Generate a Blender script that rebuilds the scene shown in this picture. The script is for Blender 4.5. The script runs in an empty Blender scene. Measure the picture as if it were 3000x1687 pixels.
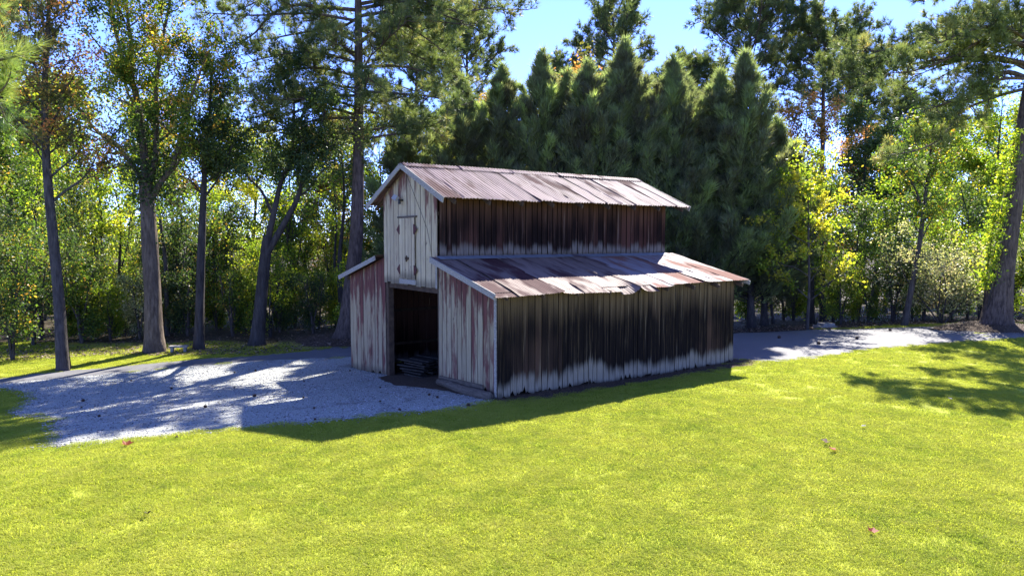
import bpy, bmesh, math, random
import numpy as np
from mathutils import Vector, Matrix
from mathutils.geometry import delaunay_2d_cdt

SC = bpy.context.scene
COL = SC.collection

# ------------------------------------------------------------------ camera
cam = bpy.data.objects.new('camera', bpy.data.cameras.new('camera'))
COL.objects.link(cam)
cam.location = (0, 0, 3.7)
cam.rotation_euler = (math.radians(90 - 3.98), 0, 0)
cam.data.sensor_width = 36
cam.data.lens = 24.25
cam.data.clip_start = 0.05
cam.data.clip_end = 9000
SC.camera = cam

# ------------------------------------------------------------------ sky, sun, exposure
SUN_AZ, SUN_EL = math.radians(19.0), math.radians(41.5)
world = bpy.data.worlds.new('World')
SC.world = world
world.use_nodes = True
wn = world.node_tree
bg = wn.nodes['Background']
sky = wn.nodes.new('ShaderNodeTexSky')
sky.sky_type = 'NISHITA'
sky.sun_disc = False
sky.sun_elevation = SUN_EL
sky.sun_rotation = SUN_AZ
sky.altitude = 3000
sky.air_density = 0.75
sky.dust_density = 0.0
sky.ozone_density = 10.0
hs = wn.nodes.new('ShaderNodeHueSaturation')
hs.inputs['Saturation'].default_value = 1.0
tn = wn.nodes.new('ShaderNodeMix'); tn.data_type = 'RGBA'; tn.blend_type = 'MULTIPLY'; tn.inputs[0].default_value = 1.0
tn.inputs[7].default_value = (1.02, .765, .92, 1)
wn.links.new(sky.outputs[0], hs.inputs['Color'])
wn.links.new(hs.outputs[0], tn.inputs[6])
wn.links.new(tn.outputs[2], bg.inputs[0])
bg.inputs[1].default_value = 0.15

sun = bpy.data.objects.new('sun', bpy.data.lights.new('sun', 'SUN'))
COL.objects.link(sun)
sun.data.energy = 4.2
sun.data.angle = math.radians(0.55)
sun.data.color = (1.0, 0.95, 0.87)
sdir = Vector((-math.sin(SUN_AZ) * math.cos(SUN_EL), -math.cos(SUN_AZ) * math.cos(SUN_EL), -math.sin(SUN_EL)))
sun.rotation_euler = sdir.to_track_quat('-Z', 'Y').to_euler()
sun.location = (10, 30, 40)

vs = SC.view_settings
vs.view_transform = 'Standard'
vs.look = 'None'
vs.exposure = 2.18
vs.gamma = 1.0
vs.use_curve_mapping = False
SC.cycles.max_bounces = 7
SC.cycles.diffuse_bounces = 3
SC.cycles.glossy_bounces = 2
SC.cycles.transmission_bounces = 5
SC.cycles.transparent_max_bounces = 4
SC.cycles.caustics_reflective = False
SC.cycles.caustics_refractive = False
SC.cycles.use_denoising = True
SC.cycles.denoising_prefilter = 'NONE'
SC.cycles.sample_clamp_indirect = 4.0
SC.cycles.use_adaptive_sampling = False

# ------------------------------------------------------------------ helpers
def tag(o, label=None, cat=None, group=None, kind=None):
    if label: o['label'] = label
    if cat: o['category'] = cat
    if group: o['group'] = group
    if kind: o['kind'] = kind
    return o

def link(name, data, parent=None, mat=None, loc=None, rot=None):
    o = bpy.data.objects.new(name, data)
    COL.objects.link(o)
    if parent is not None: o.parent = parent
    if loc is not None: o.location = loc
    if rot is not None: o.rotation_euler = rot
    if mat is not None and data is not None and len(data.materials) == 0:
        data.materials.append(mat)
    return o

def empty(name, loc=(0, 0, 0), rz=0.0):
    o = link(name, None, loc=loc, rot=(0, 0, rz))
    o.empty_display_size = 0.3
    return o

def pymesh(name, verts, faces, smooth=False):
    m = bpy.data.meshes.new(name)
    m.from_pydata([tuple(map(float, v)) for v in verts], [], [tuple(map(int, f)) for f in faces])
    if smooth: m.polygons.foreach_set('use_smooth', [True] * len(m.polygons))
    m.update()
    return m

def npmesh(name, verts, faces, tint=None, smooth=False):
    """verts (N,3), faces (M,k) of equal corner count."""
    verts = np.asarray(verts, np.float32)
    faces = np.asarray(faces, np.int32)
    m = bpy.data.meshes.new(name)
    M, k = faces.shape
    m.vertices.add(len(verts)); m.vertices.foreach_set('co', verts.ravel())
    m.loops.add(M * k); m.loops.foreach_set('vertex_index', faces.ravel())
    m.polygons.add(M); m.polygons.foreach_set('loop_start', np.arange(0, M * k, k, dtype=np.int32))
    if smooth: m.polygons.foreach_set('use_smooth', np.ones(M, dtype=bool))
    if tint is not None:
        a = m.attributes.new('tint', 'FLOAT', 'FACE')
        a.data.foreach_set('value', np.asarray(tint, np.float32))
    m.update(calc_edges=True)
    return m

class MB:
    """collects boxes, bars and tubes into one mesh"""
    def __init__(s): s.v, s.f = [], []
    def box(s, x0, x1, y0, y1, z0, z1):
        b = len(s.v)
        s.v += [(x0,y0,z0),(x1,y0,z0),(x1,y1,z0),(x0,y1,z0),(x0,y0,z1),(x1,y0,z1),(x1,y1,z1),(x0,y1,z1)]
        s.f += [tuple(b+i for i in q) for q in ((0,3,2,1),(4,5,6,7),(0,1,5,4),(1,2,6,5),(2,3,7,6),(3,0,4,7))]
        return s
    def bar(s, a, b, w, h, up=(0, 0, 1)):
        a, b = Vector(a), Vector(b)
        d = (b - a).normalized(); sd = d.cross(Vector(up)).normalized(); u = sd.cross(d)
        n = len(s.v)
        for p in (a, b):
            for i, j in ((-1,-1),(1,-1),(1,1),(-1,1)):
                s.v.append(tuple(p + sd * (i * w / 2) + u * (j * h / 2)))
        s.f += [tuple(n+i for i in q) for q in ((0,3,2,1),(4,5,6,7),(0,1,5,4),(1,2,6,5),(2,3,7,6),(3,0,4,7))]
        return s
    def tube(s, pts, radii, k=6, cap=True):
        v, f = tube_arrays(pts, radii, k)
        n = len(s.v)
        s.v += [tuple(p) for p in v]; s.f += [tuple(n + i for i in q) for q in f]
        if cap:
            s.f.append(tuple(n + i for i in range(k - 1, -1, -1)))
            e = n + (len(pts) - 1) * k
            s.f.append(tuple(e + i for i in range(k)))
        return s
    def mesh(s, name, smooth=False): return pymesh(name, s.v, s.f, smooth)

def tube_arrays(pts, radii, k):
    P = np.asarray(pts, float); n = len(P)
    T = np.gradient(P, axis=0); T /= np.linalg.norm(T, axis=1)[:, None] + 1e-9
    ref = np.array([0, 0, 1.0]) if abs(T[:, 2]).mean() < 0.85 else np.array([0, 1.0, 0])
    A = np.cross(T, ref); A /= np.linalg.norm(A, axis=1)[:, None] + 1e-9
    B = np.cross(T, A)
    th = np.arange(k) * 2 * math.pi / k
    R = np.asarray(radii, float)[:, None, None]
    V = P[:, None, :] + R * (np.cos(th)[None, :, None] * A[:, None, :] + np.sin(th)[None, :, None] * B[:, None, :])
    i = np.arange(n - 1)[:, None] * k; j = np.arange(k)[None, :]; j2 = (j + 1) % k
    F = np.stack([i + j, i + j2, i + k + j2, i + k + j], -1).reshape(-1, 4)
    return V.reshape(-1, 3), F

# ------------------------------------------------------------------ node material helper
class NT:
    def __init__(s, name):
        s.m = bpy.data.materials.new(name); s.m.use_nodes = True
        s.t = s.m.node_tree; s.t.nodes.clear()
        s.out = s.t.nodes.new('ShaderNodeOutputMaterial')
    def n(s, typ, ins=None, **props):
        nd = s.t.nodes.new(typ)
        for k, v in props.items(): setattr(nd, k, v)
        for k, v in (ins or {}).items():
            if isinstance(v, bpy.types.NodeSocket): s.t.links.new(v, nd.inputs[k])
            elif v is not None: nd.inputs[k].default_value = v
        return nd
    def math(s, op, a, b=0.0, clamp=False):
        return s.n('ShaderNodeMath', {0: a, 1: b}, operation=op, use_clamp=clamp).outputs[0]
    def mix(s, f, a, b, blend='MIX'):
        c = lambda v: v if isinstance(v, bpy.types.NodeSocket) else (*v, 1) if len(v) == 3 else v
        return s.n('ShaderNodeMix', {0: f, 6: c(a), 7: c(b)}, data_type='RGBA', blend_type=blend).outputs[2]
    def ramp(s, f, stops, interp='LINEAR'):
        nd = s.n('ShaderNodeValToRGB', {0: f}); r = nd.color_ramp; r.interpolation = interp
        while len(r.elements) < len(stops): r.elements.new(0.5)
        for e, (p, c) in zip(r.elements, stops):
            e.position = p; e.color = (*c, 1) if not isinstance(c, (int, float)) else (c, c, c, 1)
        return nd.outputs[0]
    def noise(s, vec, scale=1.0, detail=4.0, rough=0.55):
        return s.n('ShaderNodeTexNoise', {'Vector': vec, 'Scale': scale, 'Detail': detail, 'Roughness': rough}).outputs[0]
    def smooth(s, v, a, b, lo=0.0, hi=1.0):
        return s.n('ShaderNodeMapRange', {0: v, 1: a, 2: b, 3: lo, 4: hi}, interpolation_type='SMOOTHSTEP').outputs[0]
    def scalev(s, vec, sc, off=None):
        r = s.n('ShaderNodeVectorMath', {0: vec, 1: sc}, operation='MULTIPLY').outputs[0]
        if off is not None: r = s.n('ShaderNodeVectorMath', {0: r, 1: off}, operation='ADD').outputs[0]
        return r
    def coord(s, kind='Object'): return s.n('ShaderNodeTexCoord').outputs[kind]
    def pos(s): return s.n('ShaderNodeNewGeometry').outputs['Position']
    def rnd(s): return s.n('ShaderNodeObjectInfo').outputs['Random']
    def sep(s, v): return s.n('ShaderNodeSeparateXYZ', {0: v}).outputs
    def bump(s, h, strength=0.4, dist=0.02):
        return s.n('ShaderNodeBump', {'Height': h, 'Strength': strength, 'Distance': dist}).outputs[0]
    def principled(s, color, rough=0.8, metal=0.0, spec=0.3, normal=None):
        c = color if isinstance(color, bpy.types.NodeSocket) else (*color, 1)
        return s.n('ShaderNodeBsdfPrincipled', {'Base Color': c, 'Roughness': rough, 'Metallic': metal,
                   'Specular IOR Level': spec, 'Normal': normal}).outputs[0]
    def done(s, shader):
        s.t.links.new(shader, s.out.inputs[0]); return s.m

def rand_offset(t):
    r = t.rnd()
    return t.n('ShaderNodeCombineXYZ', {0: t.math('MULTIPLY', r, 37.0), 1: t.math('MULTIPLY', r, 91.0), 2: t.math('MULTIPLY', r, 53.0)}).outputs[0]

# ------------------------------------------------------------------ wood, metal, ground materials
def mat_front(name='weathered_red_wood', worn=-.04, pale=1.25):
    """grey weathered planks with worn barn-red paint, more of it left high up"""
    t = NT(name); off = rand_offset(t); oc = t.coord(); g = t.coord('Generated')
    streak = t.noise(t.scalev(oc, (16, 5, .9), off), 1.0, 6, .65)
    grain = t.noise(t.scalev(oc, (70, 20, 1.6), off), 1.0, 5, .7)
    blot = t.noise(t.scalev(oc, (3.2, 1, .8), off), 1.0, 5, .62)
    pl = lambda c: (min(.75, c[0] * pale * 1.06), min(.75, c[1] * pale * 1.02), min(.75, c[2] * pale * .70))
    grey = t.ramp(grain, [(.25, pl((.07, .056, .051))), (.42, pl((.21, .175, .162))), (.58, pl((.33, .288, .268))), (.8, pl((.46, .415, .39)))])
    grey = t.mix(t.math('MULTIPLY', t.rnd(), .42), grey, pl((.16, .13, .125)))
    gz = t.sep(g)[2]
    keep = t.math('ADD', blot, t.math('MULTIPLY', t.smooth(gz, .5, 1.0), .19))
    keep = t.math('ADD', keep, t.math('MULTIPLY', t.math('SUBTRACT', t.rnd(), .5), .14))
    keep = t.math('ADD', keep, t.math('MULTIPLY', t.math('SUBTRACT', streak, .5), .45))
    paint = t.smooth(keep, .515 + worn, .68 + worn)
    red = t.ramp(streak, [(.3, (.080, .020, .022)), (.6, (.14, .042, .044)), (.8, (.20, .085, .085))])
    c = t.mix(t.math('MULTIPLY', paint, .88), grey, red)
    gx = t.sep(g)[0]; ed = t.math('MINIMUM', gx, t.math('SUBTRACT', 1.0, gx))
    c = t.mix(t.math('MULTIPLY', t.smooth(t.math('ADD', ed, t.math('MULTIPLY', grain, -.06)), .03, -.02), .8), c, (.035, .028, .027))
    dirt = t.smooth(t.math('ADD', t.sep(oc)[2], t.math('MULTIPLY', streak, -.35)), .12, -.12)
    c = t.mix(t.math('MULTIPLY', dirt, .6), c, (.07, .06, .05))
    knot = t.smooth(t.noise(t.scalev(oc, (9, 3, 5), off), 1.0, 2, .5), .70, .78)
    c = t.mix(t.math('MULTIPLY', knot, .7), c, (.07, .04, .035))
    return t.done(t.principled(c, .92, 0, .06, t.bump(t.math('ADD', grain, t.math('MULTIPLY', streak, .6)), .6, .015)))

def mat_stained(name, low_h, grey_h, lowc, top, mid, black, topc_h, tall):
    """long-wall planks: pale splash zone low down, black mould, browner wood high up"""
    t = NT(name); off = rand_offset(t); oc = t.coord(); z = t.sep(oc)[2]
    streak = t.noise(t.scalev(oc, (26, 4, .40), off), 1.0, 7, .75)
    grain = t.noise(t.scalev(oc, (80, 20, 2.0), off), 1.0, 5, .7)
    wpos = t.scalev(t.pos(), (.55, .55, .25))
    big = t.noise(wpos, 1.0, 3, .5)
    c = t.mix(t.smooth(t.math('ADD', big, t.math('MULTIPLY', t.math('SUBTRACT', t.rnd(), .5), .09)), .45, .68), black, mid)
    c = t.mix(t.math('MULTIPLY', t.smooth(streak, .51, .70), .75), c, t.mix(grain, mid, top))
    zz = t.math('ADD', z, t.math('MULTIPLY', t.math('SUBTRACT', streak, .5), 1.3))
    zz = t.math('ADD', zz, t.math('MULTIPLY', t.math('SUBTRACT', t.rnd(), .5), .35))
    c = t.mix(t.math('MULTIPLY', t.smooth(zz, topc_h, tall), .9), c, t.mix(grain, top, mid))
    zl = t.math('ADD', z, t.math('MULTIPLY', t.math('SUBTRACT', streak, .5), -.5))
    zl = t.math('ADD', zl, t.math('MULTIPLY', t.math('SUBTRACT', t.noise(t.scalev(t.pos(), (1.1, 1.1, .2)), 1.0, 4, .6), .5), -low_h * 4.6))
    zl = t.math('ADD', zl, t.math('MULTIPLY', t.math('SUBTRACT', t.rnd(), .5), .16))
    lowcol = t.ramp(grain, [(.25, tuple(v * .45 for v in lowc)), (.55, lowc), (.8, tuple(v * 1.35 for v in lowc))])
    c = t.mix(t.math('MULTIPLY', t.smooth(zl, grey_h, low_h), .92), c, lowcol)
    run = t.math('MULTIPLY', t.smooth(t.noise(t.scalev(oc, (9, 3, .5), off), 1.0, 3, .5), .56, .70), t.smooth(streak, .50, .64))
    c = t.mix(t.math('MULTIPLY', run, .8), c, t.mix(grain, top, lowc))
    gx = t.sep(t.coord('Generated'))[0]; ed = t.math('MINIMUM', gx, t.math('SUBTRACT', 1.0, gx))
    c = t.mix(t.math('MULTIPLY', t.smooth(ed, .07, .0), .75), c, (.006, .005, .005))
    soil = t.smooth(t.math('ADD', z, t.math('MULTIPLY', streak, -.3)), .02, -.12)
    c = t.mix(t.math('MULTIPLY', soil, .7), c, (.05, .04, .03))
    return t.done(t.principled(c, .95, 0, .03, t.bump(t.math('ADD', grain, streak), .5, .012)))

def mat_plain_wood(name, c0, c1, sc=(8, 40, 40)):
    t = NT(name); off = rand_offset(t); oc = t.coord()
    g = t.noise(t.scalev(oc, sc, off), 1.0, 5, .68)
    c = t.ramp(g, [(.3, c0), (.7, c1)])
    return t.done(t.principled(c, .88, 0, .2, t.bump(g, .4, .01)))

def mat_metal(name, base, stain, rust, rust_amt, stain_amt):
    t = NT(name); off = rand_offset(t); oc = t.coord()
    s1 = t.noise(t.scalev(oc, (5.5, .7, 1), off), 1.0, 6, .62)
    s2 = t.noise(t.scalev(oc, (1.6, .55, 1), off), 1.0, 4, .55)
    fine = t.noise(t.scalev(oc, (40, 9, 1), off), 1.0, 4, .6)
    c = t.mix(t.math('MULTIPLY', t.rnd(), .6), base, tuple(v * .62 for v in base))
    c = t.mix(t.math('MULTIPLY', t.smooth(s1, .44, .68), stain_amt), c, stain)
    r = t.math('ADD', s2, t.math('MULTIPLY', t.math('SUBTRACT', t.rnd(), .5), .22))
    rm = t.smooth(r, .66 - rust_amt * .32, .80 - rust_amt * .32)
    c = t.mix(t.math('MULTIPLY', rm, .85), c, t.ramp(fine, [(.3, tuple(v * .6 for v in rust)), (.7, rust)]))
    rough = t.math('ADD', .68, t.math('MULTIPLY', rm, .2))
    return t.done(t.principled(c, rough, 0.05, .15, t.bump(fine, .15, .004)))

def mat_bark(name, c0, c1, sc=(9, 9, 1.6)):
    t = NT(name); oc = t.coord()
    g = t.noise(t.scalev(oc, sc), 1.0, 6, .7); g2 = t.noise(oc, .8, 3, .5)
    c = t.mix(t.smooth(g2, .4, .7), t.ramp(g, [(.32, c0), (.68, c1)]), t.ramp(g, [(.3, c0), (.8, tuple(v * .8 for v in c1))]))
    return t.done(t.principled(c, .92, 0, .15, t.bump(g, .9, .05)))

def mat_leaf(name, stops, trans=.5, boost=(1.6, 1.7, .75), rough=.5, spec=.28, gain=1.65):
    t = NT(name); stops = [(p, tuple(min(.6, v * gain) for v in c)) for p, c in stops]
    a = t.n('ShaderNodeAttribute', attribute_name='tint').outputs['Fac']
    c = t.ramp(a, stops)
    c = t.mix(t.math('MULTIPLY', t.rnd(), .3), c, t.mix(1.0, c, (.75, .8, .7), 'MULTIPLY'))
    tc = t.mix(1.0, c, boost, 'MULTIPLY')
    d = t.principled(c, rough, 0, spec)
    tr = t.n('ShaderNodeBsdfTranslucent', {0: tc}).outputs[0]
    return t.done(t.n('ShaderNodeMixShader', {0: trans, 1: d, 2: tr}).outputs[0])

M = {}
M['front'] = mat_front(); M['gable'] = mat_front('silvered_gable_wood', .07, 1.75); M['door'] = mat_front('silvered_door_wood', .32, 1.9)
M['side'] = mat_stained('stained_side_wood', .30, .60, (.27, .235, .175), (.215, .155, .075), (.085, .050, .033), (.012, .0095, .0085), 1.5, 2.65)
M['upper'] = mat_stained('stained_upper_wood', .16, .42, (.17, .145, .13), (.145, .078, .050), (.078, .035, .028), (.012, .008, .008), .65, 1.9)
M['trim'] = mat_plain_wood('grey_trim_wood', (.17, .155, .13), (.44, .41, .36), (6, 30, 30))
M['timber'] = mat_plain_wood('old_timber', (.05, .04, .032), (.17, .14, .11), (30, 5, 30))
M['frame'] = mat_plain_wood('brown_frame_wood', (.04, .027, .019), (.11, .072, .048), (5, 5, 5))
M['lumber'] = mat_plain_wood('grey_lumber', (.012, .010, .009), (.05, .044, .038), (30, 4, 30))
M['metal_up'] = mat_metal('galvanised_pink', (.20, .128, .136), (.056, .021, .025), (.088, .030, .028), .38, .95)
M['metal_low'] = mat_metal('galvanised_dark', (.215, .150, .122), (.058, .030, .028), (.066, .020, .022), .5, .92)
M['metal_rust'] = mat_metal('galvanised_rusty', (.28, .23, .22), (.12, .07, .06), (.25, .10, .062), .55, .5)
M['flash'] = mat_metal('flashing_metal', (.22, .23, .25), (.13, .13, .145), (.09, .05, .05), .1, .6)
M['bark_pine'] = mat_bark('pine_bark', (.028, .021, .018), (.155, .118, .098), (13, 13, 2.6))
M['bark_grey'] = mat_bark('grey_bark', (.028, .024, .022), (.125, .108, .094), (11, 11, 2.2))
M['bark_dark'] = mat_bark('dark_bark', (.022, .019, .018), (.085, .075, .068))
M['bark_tan'] = mat_bark('tan_bark', (.05, .038, .03), (.20, .155, .118), (11, 11, 2.2))

def iron(name, c, rough=.6, metal=.6):
    t = NT(name); n_ = t.noise(t.coord(), 30, 3, .6)
    return t.done(t.principled(t.mix(n_, tuple(v * .6 for v in c), c), rough, metal, .4))
M['iron'] = iron('rusty_iron', (.11, .035, .035), .75, .2)
M['lamp_white'] = iron('white_enamel', (.38, .37, .36), .4, 0)
M['black'] = iron('black_plastic', (.02, .02, .02), .5, 0)

# leaves
M['leaf_green'] = mat_leaf('leaf_green', [(0, (.020, .040, .012)), (.45, (.055, .090, .016)), (.8, (.12, .15, .02)), (.95, (.26, .22, .03)), (1, (.30, .16, .03))])
M['leaf_dark'] = mat_leaf('leaf_dark', [(0, (.014, .026, .012)), (.6, (.035, .055, .018)), (.9, (.075, .085, .02)), (1, (.16, .11, .04))], .45, gain=2.1)
M['leaf_autumn'] = mat_leaf('leaf_autumn', [(0, (.035, .05, .015)), (.35, (.09, .09, .022)), (.6, (.17, .12, .035)), (.8, (.34, .20, .05)), (1, (.38, .15, .05))], .5, (1.7, 1.45, .9))
M['leaf_yellow'] = mat_leaf('leaf_yellow', [(0, (.05, .085, .012)), (.3, (.13, .165, .02)), (.75, (.25, .25, .03)), (1, (.34, .27, .04))], .55, (1.6, 1.7, .7))
M['leaf_lime'] = mat_leaf('leaf_lime', [(0, (.030, .056, .012)), (.4, (.078, .120, .018)), (.78, (.165, .20, .026)), (1, (.29, .25, .04))], .58, (1.85, 1.9, .65))
M['leaf_pale'] = mat_leaf('leaf_pale', [(0, (.05, .065, .03)), (.4, (.14, .165, .07)), (.8, (.27, .27, .14)), (1, (.40, .30, .2))], .45, (1.6, 1.5, .9), .5, .3)
M['needle'] = mat_leaf('pine_needle', [(0, (.022, .036, .018)), (.5, (.062, .086, .032)), (.85, (.13, .145, .055)), (1, (.22, .18, .08))], .42, (1.7, 1.65, .9), .5, .25, 1.85)
M['needle_near'] = mat_leaf('pine_needle_fresh', [(0, (.03, .06, .02)), (.5, (.085, .14, .035)), (1, (.18, .21, .07))], .42, (1.7, 1.6, .8), .35, .55)
M['cedar'] = mat_leaf('cedar_frond', [(0, (.085, .085, .062)), (.5, (.13, .15, .085)), (.85, (.17, .22, .095)), (1, (.22, .27, .11))], .5, (1.75, 1.8, .9), .6, .2, 1.4)

# ------------------------------------------------------------------ terrain
X0, Y0, YAW = -.342, 16.065, .602
SY, CY = math.sin(YAW), math.cos(YAW)
PINE_A = (-7.2, 29.8); PINE_B = (19.4, 27.5)
def softplus(t, k=.8): return np.logaddexp(0, np.asarray(t, float) / k) * k
def ground(x, y):
    x = np.asarray(x, float); y = np.asarray(y, float)
    w = (x - X0) * -SY + (y - Y0) * CY
    z = -.081 * (softplus(w) - softplus(w - 9.3))
    z = z + .018 * np.sin(x * .9 + 1.3) * np.sin(y * .7 + .4) + .012 * np.sin(x * 1.7 - y * 1.1)
    for (cx, cy), h, s in ((PINE_A, .22, 1.7), (PINE_B, .40, 1.5)):
        z = z + h * np.exp(-((x - cx) ** 2 + (y - cy) ** 2) / (2 * s * s))
    r = np.hypot(x, y)
    z = z - .07 * softplus(np.minimum(r, 260) - 52, 6.0)
    return z
def gz(x, y): return float(ground(x, y))

GRAVEL = [(-15.36, 20.43), (-14.46, 20.11), (-13.5, 19.02), (-13.0, 18.12), (-12.87, 17.59), (-12.22, 16.72), (-11.63, 16.27), (-10.59, 15.6),
          (-10.11, 14.99), (-9.53, 14.01), (-9.03, 13.14), (-8.8, 12.61), (-7.93, 12.73), (-7.37, 12.98), (-6.7, 13.3), (-5.36, 13.59), (-3.69, 14.1),
          (-2.28, 14.7), (-1.19, 15.05), (-0.54, 15.85), (-.2, 16.4), (-1.0, 18.3), (-2.6, 21.2), (-4.4, 24.2), (-4.2, 25.6), (-6.19, 26.07), (-9.44, 25.04), (-11.92, 23.85), (-14.11, 22.24), (-17.5, 20.2), (-22.0, 16.2), (-21.4, 15.3)]
ROAD = [(-21.9, 16.25), (-17.4, 20.25), (-14.05, 22.3), (-11.86, 23.92), (-9.4, 25.1), (-6.15, 26.13), (-3.5, 26.4), (-.5, 26.2), (2.5, 25.3), (4.5, 24.0),
        (6.3, 21.2), (6.64, 20.4), (8.77, 21.16), (10.45, 22.12), (12.33, 23.26), (14.2, 24.15), (15.97, 24.72), (18.86, 25.21), (24, 25.6), (31, 25.4),
        (31, 27.2), (24, 26.9), (20.6, 26.2), (18.9, 27.0), (17.6, 28.3), (18.0, 29.9), (14.4, 31.2), (10.2, 31.1), (5.0, 29.4), (1.0, 28.9), (-3, 28.7),
        (-6.64, 28.0), (-8.76, 27.0), (-10.0, 26.53), (-12.59, 25.2), (-15.43, 23.27), (-16.6, 22.11), (-23.2, 17.4)]
def barn_w(x, y):  # world -> barn local
    dx, dy = np.asarray(x) - X0, np.asarray(y) - Y0
    return dx * CY + dy * SY, -dx * SY + dy * CY
def inpoly(x, y, poly):
    x = np.asarray(x); y = np.asarray(y); r = np.zeros(x.shape, bool)
    n = len(poly)
    for i in range(n):
        (x1, y1), (x2, y2) = poly[i], poly[(i + 1) % n]
        if y1 == y2: continue
        c = ((y1 > y) != (y2 > y)) & (x < (x2 - x1) * (y - y1) / (y2 - y1) + x1)
        r ^= c
    return r

def axis(lo, hi, a, b, step, far):
    fine = list(np.arange(a, b + 1e-6, step)); out = []
    p, s = a, step
    while p > lo: s *= 1.35; p -= s; out.append(max(p, lo))
    p, s = b, step; hi_l = []
    while p < hi: s *= 1.35; p += s; hi_l.append(min(p, hi))
    return np.array(out[::-1] + fine + hi_l)
gx = axis(-5000, 5000, -30, 30, .5, 1); gy = axis(-800, 6000, 2, 42, .5, 1)
GX, GY = np.meshgrid(gx, gy)
GV = np.stack([GX, GY, ground(GX, GY)], -1).reshape(-1, 3)
nx, ny = len(gx), len(gy)
ii, jj = np.meshgrid(np.arange(nx - 1), np.arange(ny - 1)); b0 = (jj * nx + ii).ravel()
GF = np.stack([b0, b0 + 1, b0 + nx + 1, b0 + nx], -1)

def mat_ground():
    t = NT('lawn_soil'); p = t.pos()
    n1 = t.noise(p, .35, 4, .55); n2 = t.noise(p, 9, 5, .65); n3 = t.noise(p, 60, 3, .6)
    grass = t.ramp(t.math('ADD', t.math('MULTIPLY', n1, .5), t.math('MULTIPLY', n2, .5)), [(.35, (.30, .34, .035)), (.55, (.38, .41, .055)), (.72, (.42, .39, .09))])
    grass = t.mix(t.smooth(n3, .35, .7), t.mix(1, grass, (.6, .6, .6), 'MULTIPLY'), grass)
    litter = t.ramp(t.noise(p, 7, 6, .7), [(.3, (.022, .018, .012)), (.5, (.055, .044, .026)), (.72, (.11, .085, .055))])
    s = t.sep(p)
    # wood floor beyond the mown edge
    edge = t.math('ADD', s[1], t.math('MULTIPLY', t.math('SUBTRACT', n1, .5), 5))
    wood = t.smooth(edge, 28.6, 30.4)
    side = t.smooth(t.math('ADD', s[0], t.math('MULTIPLY', t.math('SUBTRACT', n1, .5), 5)), -21, -23.5)
    c = t.mix(t.math('MAXIMUM', wood, side), grass, litter)
    return t.done(t.principled(c, .95, 0, .1, t.bump(n3, .5, .03)))
link('ground', npmesh('ground', GV, GF, smooth=True), None, mat_ground())['kind'] = 'structure'

rng0 = np.random.default_rng(5)
def sheet(name, poly, lift, mat, step=.6, jitter=.05, seg=.22):
    pts = []
    for i in range(len(poly)):
        a, b = np.array(poly[i]), np.array(poly[(i + 1) % len(poly)])
        n = max(1, int(np.linalg.norm(b - a) / seg))
        for k in range(n): pts.append(a + (b - a) * k / n + rng0.normal(0, jitter, 2) * (k > 0))
    nb = len(pts)
    P = np.array(poly); lo, hi = P.min(0), P.max(0)
    qx, qy = np.meshgrid(np.arange(lo[0], hi[0], step), np.arange(lo[1], hi[1], step))
    q = np.stack([qx.ravel(), qy.ravel()], -1); q = q[inpoly(q[:, 0], q[:, 1], [tuple(p) for p in pts])]
    allp = [Vector((float(a), float(b))) for a, b in list(pts) + list(q)]
    v, e, f, *_ = delaunay_2d_cdt(allp, [(i, (i + 1) % nb) for i in range(nb)], [], 1, 1e-5)
    V = np.array([(p.x, p.y) for p in v])
    z = ground(V[:, 0], V[:, 1]) + lift
    o = link(name, pymesh(name, np.column_stack([V, z]), f, True), None, mat)
    o['kind'] = 'structure'
    return o

def mat_gravel():
    t = NT('pale_gravel'); p = t.pos()
    vor = t.n('ShaderNodeTexVoronoi', {'Vector': p, 'Scale': 55.0}); stone = t.sep(vor.outputs['Color'])[0]
    n = t.noise(p, 1.1, 5, .6); f = t.noise(p, 120, 2, .6)
    c = t.ramp(stone, [(0, (.21, .215, .19)), (.35, (.36, .37, .335)), (.75, (.47, .48, .44)), (1, (.60, .61, .57))])
    c = t.mix(t.math('MULTIPLY', t.smooth(n, .52, .74), .55), c, (.11, .095, .08))
    c = t.mix(t.math('MULTIPLY', t.smooth(f, .5, .8), .35), c, (.08, .076, .076))
    h = t.math('ADD', t.math('MULTIPLY', vor.outputs['Distance'], -1.0), stone)
    return t.done(t.principled(c, .9, 0, .2, t.bump(h, .8, .03)))
def mat_asphalt():
    t = NT('worn_asphalt'); p = t.pos()
    f = t.noise(p, 55, 4, .7); n = t.noise(p, .8, 5, .6); s = t.sep(p)
    c = t.ramp(f, [(.25, (.07, .069, .07)), (.55, (.12, .118, .12)), (.8, (.20, .196, .2))])
    c = t.mix(t.math('MULTIPLY', t.smooth(n, .42, .7), .5), c, (.17, .166, .17))
    east = t.smooth(t.math('ADD', s[0], t.math('MULTIPLY', n, 2.0)), 4.0, 7.5)
    c = t.mix(t.math('MULTIPLY', east, .6), c, t.ramp(f, [(.2, (.11, .107, .11)), (.8, (.22, .215, .22))]))
    return t.done(t.principled(c, .85, 0, .25, t.bump(f, .5, .012)))
def mat_dirt():
    t = NT('brown_dirt'); p = t.pos()
    f = t.noise(p, 22, 6, .72); n = t.noise(p, 3, 4, .6)
    c = t.ramp(f, [(.28, (.03, .021, .015)), (.5, (.085, .060, .042)), (.75, (.20, .15, .105))])
    c = t.mix(t.math('MULTIPLY', n, .5), c, (.06, .042, .032))
    return t.done(t.principled(c, .95, 0, .1, t.bump(f, .8, .03)))
M['dirt'] = mat_dirt()
sheet('gravel', GRAVEL, .014, mat_gravel())
sheet('road', ROAD, .008, mat_asphalt())
def barn_world(l, w): return (X0 + l * CY - w * SY, Y0 + l * SY + w * CY)
W1, W2, W3, LEN = 2.83, 3.41, 2.95, 8.6
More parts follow.
